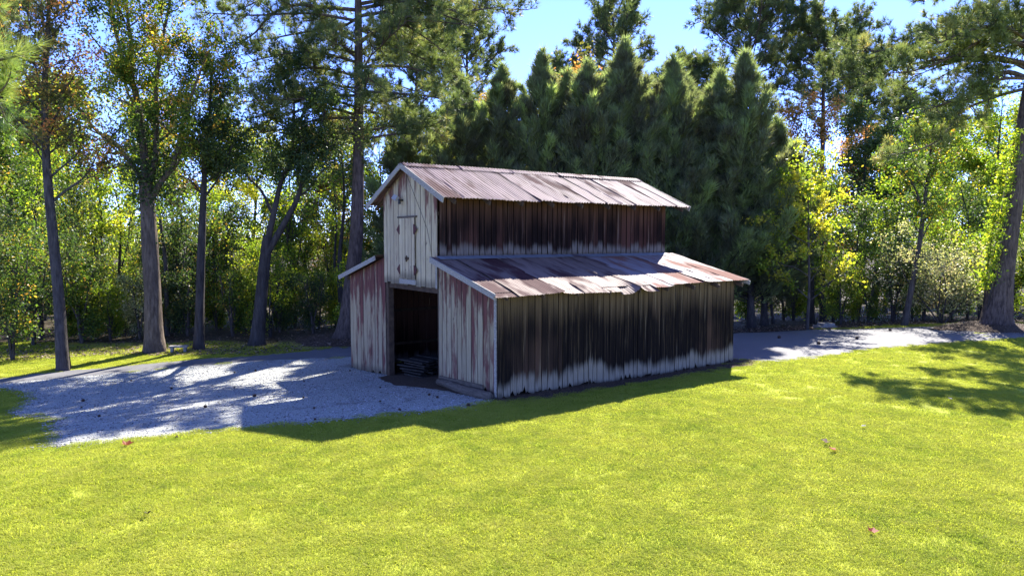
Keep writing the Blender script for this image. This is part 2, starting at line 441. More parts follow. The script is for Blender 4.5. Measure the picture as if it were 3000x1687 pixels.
WT = W1 + W2 + W3; MID = W1 + W2 / 2
DIRT_SIDE = [barn_world(*p) for p in ((-.25, -.35), (1.5, -.75), (3.2, -.6), (5, -.8), (7, -.7), (8.5, -.85), (9.25, -.5), (9.2, .4), (8.4, .25), (0, .2))]
DIRT_FLOOR = [barn_world(*p) for p in ((.12, .12), (8.5, .12), (8.5, WT - .1), (.12, WT - .1), (.12, W1 + W2), (-.45, W1 + W2 - .3), (-.75, W1 + 1.2), (-.55, W1 + .1), (-.35, 1.3), (-.25, .5))]
sheet('dirt', DIRT_SIDE, .011, M['dirt'], jitter=.08)
sheet('barn_floor', DIRT_FLOOR, .021, M['dirt'], jitter=.03)

# ------------------------------------------------------------------ barn
Z1, Z2, Z3, Z4 = 2.53, 3.225, 5.09, 5.82
OF, OB, O1, OU = .27, .32, .36, .80
SL, SU = (Z2 - Z1) / W1, (Z4 - Z3) / (W2 / 2)
SL3 = (Z2 - Z1) / W3
random.seed(3); RB = np.random.default_rng(11)
barn = empty('barn', (X0, Y0, 0), YAW)
tag(barn, 'old weathered red plank barn with tin roof and lean-to sheds beside the gravel', 'barn')
def lg(l, w):  # ground height below a barn-local point
    return gz(*barn_world(l, w))

def board_mesh(w, h0, hl, hr, th=.024, ragged=.0, r=None):
    """plank in the XZ plane, outer face towards -Y, origin at its foot; hl/hr top heights at left/right"""
    u = [-w / 2, -w / 6, w / 6, w / 2]
    bz = [h0 + (r.uniform(0, ragged) if ragged and r is not None else 0) for _ in u]
    if ragged and r is not None and r.random() < .2: bz[1] += ragged * 1.5
    top = [(-w / 2, hl), (w / 2, hr)]
    out = [(u[i], bz[i]) for i in range(4)] + top[::-1]
    n = len(out); v = [(x, -th, z) for x, z in out] + [(x, 0, z) for x, z in out]
    f = [tuple(range(n)), tuple(range(2 * n - 1, n - 1, -1))]
    f += [(i + n, (i + 1) % n + n, (i + 1) % n, i) for i in range(n)]
    return pymesh('board', v, f)

def wall(length, origin, rz, bottom, top, bw, mat, gap=.006, ragged=.0, rails=(), seed=0, skip=None):
    """bottom/top are functions of the distance u along the wall; boards are single children"""
    r = random.Random(seed)
    rb = MB()
    for z in rails:
        zz0, zz1 = (z, z) if not isinstance(z, tuple) else z
        rb.bar((0.02, .05, zz0), (length - .02, .05, zz1), .05, .10)
    w = link('wall', rb.mesh('rails'), barn, M['frame'], origin, (0, 0, rz))
    ws = []
    n = max(1, round(length / bw)); raw = [r.uniform(.75, 1.25) for _ in range(n)]; s = sum(raw)
    u = 0
    for q in raw:
        d = q / s * length
        c = u + d / 2
        if not (skip and skip(c)):
            zb = bottom(c) + (r.uniform(-.02, .03))
            g = gap * r.uniform(.3, 1.6)
            hl, hr = top(u + g / 2) - zb, top(u + d - g / 2) - zb
            me = board_mesh(d - g, 0, hl, hr, r.uniform(.019, .027), ragged, r)
            o = link('board', me, w, mat, (c, r.uniform(-.006, .004), zb), (r.uniform(-.002, .002), r.uniform(-.003, .003), r.uniform(-.012, .012)))
        u += d
    return w

R90 = math.pi / 2
# long walls on the lawn side
wall(LEN, (0, 0, 0), 0, lambda u: lg(u, -.05) - .03 + .02 * math.sin(u * 3), lambda u: Z1 - .05, .178, M['side'], .009, .10, (.35, 1.35, 2.3), 21)
wall(LEN, (0, W1, 0), 0, lambda u: Z2 - .02, lambda u: Z3 - .08, .19, M['upper'], .018, .0, (3.5, 4.2, 4.9), 22)
# long walls on the far side
wall(LEN, (LEN, WT, 0), math.pi, lambda u: lg(LEN - u, WT + .05) - .03, lambda u: Z1 - .05, .22, M['upper'], .003, .06, (.0, 1.2, 2.3), 23)
wall(LEN, (LEN, W1 + W2, 0), math.pi, lambda u: Z2 - .02, lambda u: Z3 - .08, .22, M['upper'], .010, 0, (3.5, 4.2, 4.9), 24)
# gable end with the doorway: u runs from the far shed towards the near corner
def gable_top(y): return (Z4 - .05) - SU * abs(y - MID)
wall(W1, (0, W1, 0), -R90, lambda u: lg(-.05, W1 - u) + .10, lambda u: Z1 + SL * (W1 - u) - .05, .265, M['front'], .010, .07, (.15, 1.3, 2.3), 31)
wall(W2, (-.03, W1 + W2, 0), -R90, lambda u: 2.40 + .02 * math.sin(u * 5), lambda u: gable_top(W1 + W2 - u), .285, M['gable'], .009, .0, (2.5, 3.4, 4.4), 32)
wall(W3, (0, WT, 0), -R90, lambda u: lg(-.05, WT - u) + .01, lambda u: Z1 + SL3 * u - .05, .29, M['front'], .010, .04, (-.2, 1.0, 2.2), 33)
# far gable end
wall(W1, (LEN, 0, 0), R90, lambda u: lg(LEN, u) - .02, lambda u: Z1 + SL * u - .05, .25, M['upper'], .003, .05, (.3, 1.3, 2.3), 41)
wall(W2, (LEN, W1, 0), R90, lambda u: lg(LEN, W1 + u) - .02, lambda u: gable_top(W1 + u), .25, M['upper'], .003, .05, (.3, 1.3, 2.6, 4.2), 42)
wall(W3, (LEN, W1 + W2, 0), R90, lambda u: lg(LEN, W1 + W2 + u) - .02, lambda u: Z2 - SL3 * u - .05, .25, M['upper'], .003, .05, (.1, 1.2, 2.2), 43)

# posts and door frame
for (px, py, w, m, zt) in ((.075, W1 + .02, .15, 'frame', 2.40), (.075, W1 + W2 - .10, .17, 'frame', 2.40)):
    link('jamb', MB().box(-w / 2, w / 2, -w / 2, w / 2, lg(px, py) - .1, zt).mesh('jamb'), barn, M[m], (px, py, 0))
link('lintel', MB().box(0, .10, W1 + .1, W1 + W2 - .2, 2.26, 2.41).mesh('lintel'), barn, M['frame'], (.015, 0, 0))
for x in (2.9, 5.7, 8.45):
    for y in (W1, W1 + W2):
        link('post', MB().box(-.075, .075, -.075, .075, lg(x, y) - .1, Z3 - .1).mesh('post'), barn, M['frame'], (x, y + (.12 if y == W1 else -.12), 0))
lf = MB()
for k in range(11): lf.box(.25 + k * .8, .32 + k * .8, W1 + .1, W1 + W2 - .1, 2.28, 2.42)
loft = link('loft', lf.mesh('joists'), barn, M['frame'])
for k in range(12):
    y = W1 + .12 + k * .265
    link('floor_plank', MB().box(.12, LEN - .12, y, y + .25, 2.424, 2.45).mesh('floor_plank'), loft, M['frame'])
# corner boards
link('corner_board', MB().box(-.035, -.008, .0, .10, lg(0, 0) + .05, Z1 - .07).mesh('corner_board'), barn, M['trim'])
link('corner_board', MB().box(-.03, .09, -.055, -.03, lg(0, 0) - .06, Z1 - .09).mesh('corner_board'), barn, M['side'])
link('corner_board', MB().box(-.066, -.058, W1 + .0, W1 + .09, 2.4, Z2 - .05).mesh('corner_board'), barn, M['trim'])
# rotting sill timber below the near shed front
zt = lg(-.15, .2)
sl_ = MB().tube([(-.17, .06, zt + .06), (-.19, .6, zt + .05), (-.17, 1.3, lg(-.2, 1.3) + .08), (-.13, 2.0, lg(-.2, 2) + .12), (-.10, 2.72, lg(-.2, 2.7) + .14)], [.13, .135, .125, .115, .09], 9)
link('sill_timber', sl_.mesh('sill_timber', True), barn, M['timber'])
link('sill_timber', MB().bar((-.05, .55, lg(0, .6) + .20), (-.05, 2.75, lg(0, 2.7) + .20), .05, .17).mesh('sill_timber'), barn, M['timber'])

# hay door
hy0, hy1, hz0, hz1 = W1 + .36 * W2, W1 + .655 * W2, 2.60, 4.32
door = link('hay_door', MB().box(-.085, -.066, hy0 + .02, hy1 - .02, hz0 + .45, hz0 + .57).box(-.085, -.066, hy0 + .02, hy1 - .02, hz1 - .5, hz1 - .38).mesh('battens'), barn, M['door'])
dw = (hy1 - hy0) / 5
for k in range(5):
    me = board_mesh(dw - .008, 0, hz1 - hz0, hz1 - hz0, .022)
    link('board', me, door, M['door'], (-.086 - .003 * (k % 2), hy0 + dw * (k + .5), hz0), (0, 0, -R90))
for y, s in ((hy0, -1), (hy1, 1)):
    for z in (hz0 + .25, hz1 - .32):
        hm = MB()
        hm.v = [(-.118, y, z - .13), (-.118, y, z + .13), (-.118, y + s * .15, z), (-.110, y, z - .13), (-.110, y, z + .13), (-.110, y + s * .15, z)]
        hm.f = [(0, 1, 2), (5, 4, 3), (0, 3, 4, 1), (1, 4, 5, 2), (2, 5, 3, 0)]
        hm.box(-.122, -.110, y - s * .05 if s > 0 else y, y if s > 0 else y + .05, z - .14, z + .14)
        link('hinge', hm.mesh('hinge'), door, M['iron'])
link('latch', MB().box(-.135, -.112, MID - .12, MID + .10, 3.14, 3.21).box(-.15, -.13, MID - .03, MID + .01, 3.08, 3.25).mesh('latch'), door, M['frame'])
link('door_head', MB().box(-.12, -.062, hy0 - .08, hy1 + .08, hz1 + .012, hz1 + .06).mesh('door_head'), barn, M['timber'])
link('door_sill', MB().box(-.10, -.062, hy0 - .02, hy1 + .03, 2.44, 2.57).mesh('door_sill'), barn, M['trim'])

# flood lamp under the gable and its cable
fl = link('floodlight', MB().bar((-.06, W1 + .60 * W2, 4.84), (-.19, W1 + .60 * W2, 4.84), .05, .05).mesh('lamp_arm'), barn, M['black'])
link('lamp_head', MB().box(-.04, .04, -.13, .13, -.075, .075).mesh('lamp_head'), fl, M['lamp_white'], (-.23, W1 + .64 * W2, 4.91), (.35, .5, .15))
link('sensor', MB().tube([(-.19, W1 + .585 * W2, 4.83), (-.20, W1 + .583 * W2, 4.73)], [.035, .045], 8).mesh('sensor'), fl, M['black'])
cb = [(-.068, W1 + W2 * f, z) for f, z in ((.52, 5.55), (.47, 5.35), (.38, 4.95), (.26, 4.45), (.16, 4.0), (.11, 3.6), (.09, 3.3))]
link('cable', MB().tube(cb, [.005] * len(cb), 5).mesh('cable'), barn, M['black'])

# roofs --------------------------------------------------------------
def sheet_mesh(w, length, pitch, amp, rows, droop=0., lift=None, seed=0):
    """corrugated sheet, X across, runs down towards -Y"""
    r = np.random.default_rng(seed)
    nper = max(2, round(w / pitch)); nxs = nper * 4 + 1
    xs = np.linspace(-w / 2, w / 2, nxs)
    ys = -np.linspace(0, 1, rows) ** .9 * length
    X, Y = np.meshgrid(xs, ys)
    Z = amp * np.cos((X / w) * nper * 2 * math.pi)
    tt = (-Y / length)
    wob = r.normal(0, .006, rows)[:, None] + r.normal(0, .004, rows)[:, None] * (X / w * 2)
    Z = Z + wob * (tt > .05)
    Z = Z - droop * np.clip((tt - .72) / .28, 0, 1) ** 2
    if lift is not None:
        side, h, frac = lift
        Z = Z + h * np.clip((side * X / w * 2 + .2) / 1.2, 0, 1) ** 2 * np.clip((tt - (1 - frac)) / frac, 0, 1) ** 2
    Y = Y + (tt > .98) * r.normal(0, .012, X.shape)
    V = np.stack([X, Y, Z], -1).reshape(-1, 3)
    i, j = np.meshgrid(np.arange(nxs - 1), np.arange(rows - 1)); b = (j * nxs + i).ravel()
    F = np.stack([b + nxs, b + nxs + 1, b + 1, b], -1)
    return npmesh('sheet', V, F, smooth=True)

def roof_frame(y0, z0, y1, z1, n):
    mb = MB()
    for k in range(n):
        x = .05 + (LEN - .1) * k / (n - 1)
        mb.bar((x, y0, z0 - .09), (x, y1, z1 - .09), .05, .10, (1, 0, 0) if False else (0, 0, 1))
    for f in (.12, .5, .92):
        yy, zz = y0 + (y1 - y0) * f, z0 + (z1 - z0) * f
        mb.bar((-OF + .03, yy, zz - .028), (LEN + OB - .03, yy, zz - .028), .08, .022)
    return mb

rs = random.Random(9)
def roof(y0, z0, y1, z1, flip, widths, matf, pitch, amp, lengths=None, droops=None, lifts=None, rows=6):
    """one slope from its upper edge (y0,z0) to its lower edge (y1,z1)"""
    rf = link('roof', roof_frame(y0, z0, y1, z1, 9).mesh('rafters'), barn, M['frame'])
    run = abs(y1 - y0); drop = z0 - z1
    a = math.atan2(drop, run); length = math.hypot(run, drop)
    x = -OF
    n = len(widths)
    for k, w in enumerate(widths):
        L_ = length + (lengths[k] if lengths else rs.uniform(-.02, .03))
        me = sheet_mesh(w + .07, L_, pitch, amp, rows, droops[k] if droops else 0., lifts.get(k) if lifts else None, seed=k * 7 + int(y0 * 10))
        dz = .022 + .007 * (k % 2) + rs.uniform(0, .004)
        link('sheet', me, rf, matf(k, n), (x + w / 2, y0, z0 + dz), (a + rs.uniform(-.004, .004), rs.uniform(-.006, .006) , (math.pi if flip else 0)))
        x += w
    return rf

tot = LEN + OF + OB
def split(n, seed):
    q = random.Random(seed); raw = [q.uniform(.9, 1.1) for _ in range(n)]; s = sum(raw)
    return [v / s * tot for v in raw]
ye, ze = W1 - OU, Z3 - OU * SU
up_r = roof(MID, Z4, ye, ze, False, split(15, 1), lambda k, n: M['metal_up'], .105, .017)
up_l = roof(MID, Z4, W1 + W2 + OU, ze, True, split(15, 2), lambda k, n: M['metal_up'], .105, .017)
# ridge caps with scalloped lower edges
x = -OF - .02
for k in range(5):
    w = tot / 5 + .04
    for flip, par in ((False, up_r), (True, up_l)):
        me = sheet_mesh(w, .30 + .05 * (k % 2), .105, .017, 3, seed=90 + k)
        link('ridge_cap', me, par, M['metal_up'], (x + w / 2, MID, Z4 + .058 + .006 * (k % 2)), (math.atan(SU) - .02, 0, math.pi if flip else 0))
    x += tot / 5
yl, zl = -O1, Z1 - O1 * SL
nl = 14
low_len = [.06, .09, .05, .08, .10, .07, .12, .10, .02, -.02, -.06, -.10, -.10, -.08]
low_dr = [.05, .06, .04, .07, .06, .09, .14, .10, .03, .0, .0, .0, .0, .0]
low_r = roof(W1, Z2, yl, zl, False, split(nl, 3), lambda k, n: M['metal_rust'] if k >= 8 else M['metal_low'], .075, .0075,
             low_len, low_dr, {2: (1, .05, .3), 3: (-1, .04, .35), 6: (1, .22, .42), 7: (-1, .16, .4), 8: (1, .05, .3), 11: (-1, .05, .9)}, 9)
low_l = roof(W1 + W2, Z2, WT + O1, Z1 - O1 * SL3, True, split(nl, 4), lambda k, n: M['metal_low'], .075, .0075, rows=6)
for k in range(4):
    xx0 = .0 + LEN * k / 4
    fm = MB()
    fm.bar((xx0 - .01 + (0 if k else -.1), W1 - .16, Z2 - .16 * SL + .048), (xx0 + LEN / 4 + .01, W1 - .16, Z2 - .16 * SL + .048 + .004 * (k % 2)), .29, .006, (0, -SL, 1))
    link('flashing', fm.mesh('flashing'), low_r, M['flash'])
# rake boards
def rake(p, q, h=.15):
    link('rake_board', MB().bar(p, q, .028, h).mesh('rake_board'), barn, M['trim'])
e = .035
rake((-OF - .02, MID - .01, Z4 - e), (-OF - .02, ye + .02, ze - e)); rake((-OF - .022, MID + .01, Z4 - e), (-OF - .022, W1 + W2 + OU - .02, ze - e))
rake((-OF - .02, W1 - .03, Z2 - e - .01), (-OF - .02, yl + .02, zl - e), .14); rake((-OF - .02, W1 + W2 + .16, Z2 - .05 * SL - e - .03), (-OF - .02, WT + O1 - .02, Z1 - O1 * SL3 - e), .14)
rake((LEN + OB, MID, Z4 - e), (LEN + OB, ye + .02, ze - e)); rake((LEN + OB + .002, MID, Z4 - e), (LEN + OB + .002, W1 + W2 + OU - .02, ze - e))
rake((LEN + OB, W1, Z2 - e), (LEN + OB, yl + .02, zl - e), .12); rake((LEN + OB, W1 + W2, Z2 - e), (LEN + OB, WT + O1, Z1 - O1 * SL3 - e), .12)

# pile of old boards inside
px, py = barn_world(1.0, W1 + 2.72)
pile = empty('lumber_pile', (px, py, gz(px, py) + .02), YAW + .25)
tag(pile, 'pile of old grey boards stacked on the dirt inside the dark doorway', 'lumber pile')
rp = random.Random(4)
for lay in range(6):
    for k in range(5):
        ln = rp.uniform(.9, 1.25); wv = rp.uniform(-.12, .12)
        link('board', MB().box(-.10, .10, -ln / 2, ln / 2, 0, .045).mesh('board'), pile, M['lumber'],
             (-.5 + k * .25 + rp.uniform(-.03, .03), wv, lay * .085 + .01 + .02 * (k % 2)), (0, rp.uniform(-.03, .03), rp.uniform(-.1, .1) + R90 * 0))


# ------------------------------------------------------------------ vegetation builders
def unit(v): v = np.asarray(v, float); return v / (np.linalg.norm(v, axis=-1, keepdims=True) + 1e-9)

def resample(P, R, n):
    P = np.asarray(P, float); R = np.asarray(R, float); t0 = np.linspace(0, 1, len(P)); t = np.linspace(0, 1, n) ** 1.6
    return np.stack([np.interp(t, t0, P[:, i]) for i in range(3)], 1), np.interp(t, t0, R)

class Wood:
    def __init__(s): s.v, s.f, s.n = [], [], 0
    def add(s, pts, radii, k=5):
        if k >= 10: pts, radii, k = resample(pts, radii, 34), None, 22
        if radii is None:
            pts, radii = pts
        v, f = tube_arrays(pts, radii, k)
        if k == 22:
            V = v.reshape(-1, k, 3); P = np.asarray(pts)[:, None, :]; th = np.arange(k) * 2 * math.pi / k; z = (P[:, 0, 2] - P[0, 0, 2])[:, None]; ph = P[0, 0, 0] * 9 + len(s.v)
            lob = .30 * np.exp(-z / .30) * np.cos(4 * th + ph)[None] + .045 * np.sin(3 * th[None] + z * .9 + ph) + .03 * np.sin(7 * th[None] - z * 2.1) + .02 * np.sin(11 * th[None] + 1.3 + z * .4)
            v = (P + (V - P) * (1 + lob)[..., None]).reshape(-1, 3)
        s.v.append(v); s.f.append(f + s.n); s.n += len(v)
    def mesh(s, name): return npmesh(name, np.concatenate(s.v), np.concatenate(s.f), smooth=True)

def path(pts, n=None):
    """smooth polyline through control points (Catmull-Rom)"""
    P = np.asarray(pts, float); P = np.vstack([2 * P[0] - P[1], P, 2 * P[-1] - P[-2]])
    out = []
    for i in range(1, len(P) - 2):
        for t in np.linspace(0, 1, 5)[:-1]:
            a, b, c, d = P[i - 1], P[i], P[i + 1], P[i + 2]
            out.append(.5 * ((2 * b) + (-a + c) * t + (2 * a - 5 * b + 4 * c - d) * t * t + (-a + 3 * b - 3 * c + d) * t ** 3))
    out.append(P[-2]); return np.array(out)

def at_t(P, t):
    f = t * (len(P) - 1); i = min(int(f), len(P) - 2); u = f - i
    return P[i] * (1 - u) + P[i + 1] * u, unit(P[i + 1] - P[i])

def shoot(r, p, d, length, up=.15, wob=.12, n=5):
    """a branch polyline that starts along d and bends by up"""
    P = [np.array(p, float)]; d = unit(d); st = length / (n - 1)
    for i in range(n - 1):
        d = unit(d + np.array([0, 0, up]) * .5 + r.normal(0, wob, 3)); P.append(P[-1] + d * st)
    return np.array(P)

def leaves_mesh(name, r, C, size, tint, up=.5, aspect=.62, fold=.0):
    """kite-shaped leaves at centres C"""
    n = len(C)
    nrm = unit(r.normal(0, 1, (n, 3)) + np.array([0, 0, up]))
    u = unit(np.cross(nrm, r.normal(0, 1, (n, 3)))); v = np.cross(nrm, u)
    L = (size * r.uniform(.65, 1.35, n))[:, None]; Wd = L * aspect * r.uniform(.8, 1.2, (n, 1))
    V = np.stack([C - u * L * .5, C + v * Wd * .5 - u * L * .08 + nrm * L * .08, C + u * L * .5, C - v * Wd * .5 - u * L * .08 + nrm * L * .08], 1).reshape(-1, 3)
    F = np.arange(n * 4).reshape(n, 4)
    return npmesh(name, V, F, np.clip(tint, 0, 1))

def broadleaf(r, name, wood, leads, n1, len1, n2, len2, nleaf, size, spread=.22, t0=.35, up1=.2, sub_up=.1, tint=(.45, .2), clump=.22, rad1=.06):
    """side branches along the given leads [(path, r_base, r_tip)], leaves around the twigs"""
    tips = []
    for (P, ra, rb) in leads:
        Lp = np.linalg.norm(np.diff(P, axis=0), axis=1).sum()
        k1 = max(2, int(n1 * Lp / 6))
        for i in range(k1):
            t = t0 + (1 - t0) * (i + r.random()) / k1
            p, tg = at_t(P, min(t, .999)); az = i * 2.4 + r.uniform(-.5, .5)
            side = unit(np.array([math.cos(az), math.sin(az), 0]))
            d = unit(side + tg * .55 + np.array([0, 0, r.uniform(-.1, .35)]))
            l1 = len1 * r.uniform(.6, 1.15) * (1.1 - .45 * t)
            B = shoot(r, p, d, l1, up1, .14, 6)
            rr = (ra * (1 - t) + rb * t) * .5
            wood.add(B, np.linspace(min(rr, rad1), .010, len(B)), 5)
            for j in range(n2):
                tt = .25 + .75 * (j + r.random()) / n2
                q, tg2 = at_t(B, min(tt, .999))
                d2 = unit(tg2 * .7 + r.normal(0, .7, 3) + np.array([0, 0, sub_up]))
                S = shoot(r, q, d2, len2 * r.uniform(.6, 1.2), .08, .2, 4)
                wood.add(S, np.linspace(.012, .004, len(S)), 3)
                tips.append(S)
    T = np.array(tips)                                   # (K,4,3)
    K = len(T); idx = r.integers(0, K, nleaf)
    # twigs differ in how leafy they are
    wgt = r.gamma(1.6, 1, K); wgt /= wgt.sum(); idx = r.choice(K, nleaf, p=wgt)
    f = r.uniform(.15, 1.08, nleaf) * 3; i0 = np.clip(f.astype(int), 0, 2); u = (f - i0)[:, None]
    C = T[idx, i0] * (1 - u) + T[idx, i0 + 1] * u + r.normal(0, spread, (nleaf, 3))
    base = r.normal(tint[0], tint[1], K)[idx] + r.normal(0, clump * .6, nleaf)
    return leaves_mesh(name, r, C, size, base)

def tree(name, loc, wood_mesh, crown_mesh, bark, leaf, label, group=None, cat='tree', rz=0., sc=1.0, trunk_name='trunk', crown_name='crown'):
    root = empty(name, (loc[0], loc[1], loc[2] if len(loc) > 2 else gz(loc[0], loc[1])), rz)
    root.scale = (sc, sc, sc) if not isinstance(sc, tuple) else sc
    tag(root, label, cat, group)
    if wood_mesh is not None: link(trunk_name, wood_mesh, root, bark)
    if crown_mesh is not None: link(crown_name, crown_mesh, root, leaf)
    return root

def copy_tree(src, loc, rz, sc, label, group):
    c = src.copy(); COL.objects.link(c)
    c.location = (loc[0], loc[1], gz(loc[0], loc[1])); c.rotation_euler = (0, 0, rz)
    c.scale = (sc, sc, sc) if not isinstance(sc, tuple) else sc
    tag(c, label, None, group)
    for ch in src.children:
        d = ch.copy(); COL.objects.link(d); d.parent = c
    return c

def flare(P, r0, r1, fl=1.5, h=.8):
    """trunk radii along a path with a flared foot"""
    z = P[:, 2] - P[0, 2]; t = np.linspace(0, 1, len(P))
    return (r0 * (1 - t) + r1 * t) * (1 + (fl - 1) * np.exp(-z / h))

def trunk_path(ctrl, r, base, yw=.0, start=None):
    """ctrl of (x, z) in the tree's own frame, z above its foot"""
    y = 0 if start is None else start
    pts = []
    for i, (x, z) in enumerate(ctrl):
        pts.append((x, y, z - base)); y += r.normal(0, 1) * yw
    return path(pts)

# ---------------- conifers
def tufts_mesh(name, r, C, D, K, length, width, spread, tint):
    """needle fans: C centres, D directions, K needles each (thin triangles)"""
    n = len(C)
    d = unit(D[:, None, :] + r.normal(0, spread, (n, K, 3)))
    L = (length * r.uniform(.7, 1.2, (n, K)))[..., None]
    side = unit(np.cross(d, r.normal(0, 1, (n, K, 3)))) * (width * .5)
    base = C[:, None, :] + d * L * .05
    tip = C[:, None, :] + d * L
    V = np.stack([base - side, base + side, tip], 2).reshape(-1, 3)
    F = np.arange(n * K * 3).reshape(-1, 3)
    tn = np.repeat(tint, K) + r.normal(0, .10, n * K)
    return npmesh(name, V, F, np.clip(tn, 0, 1))

def pine_crown(r, name, wood, branches, per_m=3.2, sub_len=1.1, tuft_per=9, K=18, length=.22, width=.012, spread=.5, t0=.3, tint=(.5, .17), hang=-.02):
    C, D, TI = [], [], []
    for (P, ra) in branches:
        Lp = np.linalg.norm(np.diff(P, axis=0), axis=1).sum()
        wood.add(P, np.linspace(ra, .015, len(P)), 6)
        ns = max(3, int(Lp * per_m))
        for i in range(ns):
            t = t0 + (1 - t0) * (i + r.random()) / ns
            p, tg = at_t(P, min(t, .999))
            d = unit(tg * .8 + r.normal(0, .75, 3) + np.array([0, 0, .25]))
            S = shoot(r, p, d, sub_len * r.uniform(.5, 1.2) * (1.15 - .5 * t), .22 + hang, .2, 5)
            wood.add(S, np.linspace(.022, .007, len(S)), 4)
            ti = r.normal(tint[0], tint[1])
            for k in range(tuft_per):
                u = min(.999, .3 + .72 * (k + r.random()) / tuft_per)
                q, tg2 = at_t(S, u)
                off = unit(r.normal(0, 1, 3) + tg2 * .6 + np.array([0, 0, .35]))
                C.append(q + off * r.uniform(.02, .22)); D.append(unit(off + tg2 * .5 + np.array([0, 0, .3]))); TI.append(ti + r.normal(0, .1))
            C.append(S[-1]); D.append(unit(S[-1] - S[-2] + np.array([0, 0, .2]))); TI.append(ti + .15)
    return tufts_mesh(name, r, np.array(C), np.array(D), K, length, width, spread, np.array(TI))

def whorls(r, P, z0, z1, n, len0, len1, rise=.15, sag=.05, rb=.07):
    """branches spiralling up a trunk path between heights z0 and z1"""
    out = []
    zs = P[:, 2]
    for i in range(n):
        z = z0 + (z1 - z0) * (i + r.random()) / n
        k = int(np.clip(np.searchsorted(zs, z), 1, len(P) - 1)); p = P[k - 1] + (P[k] - P[k - 1]) * ((z - zs[k - 1]) / (zs[k] - zs[k - 1] + 1e-6))
        f = (z - z0) / (z1 - z0); az = i * 2.4 + r.uniform(-.6, .6)
        d = np.array([math.cos(az), math.sin(az), rise + .5 * f + r.normal(0, .22)])
        out.append((shoot(r, p, d, (len0 * (1 - f) + len1 * f) * r.uniform(.75, 1.15), -sag + .12 * f, .10, 7), rb * (1 - .6 * f)))
    return out

# ------------------------------------------------------------------ the trees that stand apart
def curve3(pts, r, yaw_spread=.6, y0=0., base=0., yd=None):
    """(x, z) control points -> 3D path whose depth drifts steadily in y"""
    yd = r.uniform(-yaw_spread, yaw_spread) if yd is None else yd
    x0 = pts[0][0]
    return path([(x, y0 + abs(x - x0) * yd, z - base) for x, z in pts])

# big loblolly pine behind the barn
r = np.random.default_rng(101); w = Wood(); gb = gz(*PINE_A)
TP = trunk_path([(0, gb - .25), (.3, 2.0), (.53, 4.4), (.65, 7.15), (.70, 10.6), (.74, 14.0), (.8, 17.5), (.85, 19.8)], r, gb, .02)
w.add(TP, flare(TP, .36, .05, 1.75, .9), 12)
br = []
for pts, ra, yd in (([(.74, 13.59), (1.98, 13.89), (3.13, 13.82), (4.33, 13.39), (5.71, 13.11)], .085, .25), ([(.74, 13.1), (1.98, 13.16), (2.84, 12.96), (3.7, 12.7), (5.88, 12.31)], .08, -.25),
                    ([(.72, 11.95), (1.64, 12.6), (2.67, 12.65), (3.3, 12.31), (4.33, 11.57)], .085, -.1), ([(.70, 11.0), (2.27, 11.15), (3.42, 10.98), (4.33, 10.54)], .075, .3),
                    ([(.68, 10.0), (2.49, 9.76), (3.99, 9.51), (5.07, 9.09)], .07, -.35), ([(.73, 13.34), (-.94, 13.39), (-1.85, 13.37), (-2.71, 12.94), (-3.35, 12.18), (-4.03, 11.74), (-4.6, 11.76)], .085, -.2),
                    ([(.72, 12.0), (-.31, 12.48), (-1.39, 12.6), (-3.0, 12.43), (-4.03, 12.31)], .08, .2), ([(.66, 8.9), (-.87, 8.7), (-2.14, 8.23), (-3.2, 8.0)], .07, -.4),
                    ([(.66, 7.9), (1.57, 8.01), (3.4, 8.1), (4.9, 8.5)], .06, -.6), ([(.68, 10.1), (-.32, 10.33), (-1.53, 10.59), (-2.9, 10.33)], .065, .5), ([(.68, 9.3), (-.5, 9.5), (-1.8, 9.3), (-3.3, 9.0)], .06, -.7)):
    br.append((curve3(pts, r, base=gb, yd=yd), ra))
for pts, ra, yd in (([(.6, 11.2), (-.8, 11.5), (-2.2, 11.4), (-3.9, 10.9)], .07, -.2), ([(.6, 9.8), (-1.0, 9.9), (-2.6, 9.6), (-4.1, 9.1)], .07, .25), ([(.66, 8.2), (-.6, 8.3), (-1.9, 7.9), (-2.9, 7.4)], .06, .5),
                    ([(.64, 10.6), (-1.0, 11.0), (-2.8, 10.8), (-4.6, 10.0)], .07, .1), ([(.6, 9.0), (-.9, 9.3), (-2.4, 8.9), (-3.9, 8.2)], .07, -.15), ([(.66, 11.6), (-.8, 11.9), (-2.4, 11.6), (-4.4, 11.3)], .07, .45), ([(.7, 12.6), (2.2, 12.0), (3.6, 11.5), (5.2, 10.9)], .07, .4), ([(.7, 9.2), (2.0, 9.0), (3.3, 8.7), (4.4, 8.1)], .06, .2)):
    br.append((curve3(pts, r, base=gb, yd=yd), ra))
for pts, ra, yd in (([(.75, 14.2), (2.5, 14.6), (4.5, 14.2), (6.2, 13.6), (7.7, 13.6)], .09, .1), ([(.75, 13.4), (3.0, 13.5), (5.0, 12.9), (7.0, 12.9)], .08, -.3), ([(.75, 14.0), (-1.5, 14.4), (-3.5, 14.0), (-5.4, 13.3)], .08, .15), ([(.78, 15.2), (2.6, 15.4), (4.6, 15.0), (6.6, 14.4)], .08, .35), ([(.7, 12.9), (-1.2, 13.0), (-3.2, 12.7), (-5.2, 12.6)], .07, -.35)):
    br.append((curve3(pts, r, base=gb, yd=yd), ra))
br += whorls(r, TP, 8.5, 13.0, 10, 3.8, 3.8, .12, .06, .06)
br += whorls(r, TP, 13.0, 20.3, 16, 4.6, 1.2, .2, .02, .07)
cm = pine_crown(r, 'crown', w, br, 4.2, 1.25, 15, 18, .26, .017, .55, .08)
tree('pine_tree', PINE_A, w.mesh('trunk'), cm, M['bark_pine'], M['needle'], 'tall straight pine with arching limbs rising behind the barn gable', 'tall pines')

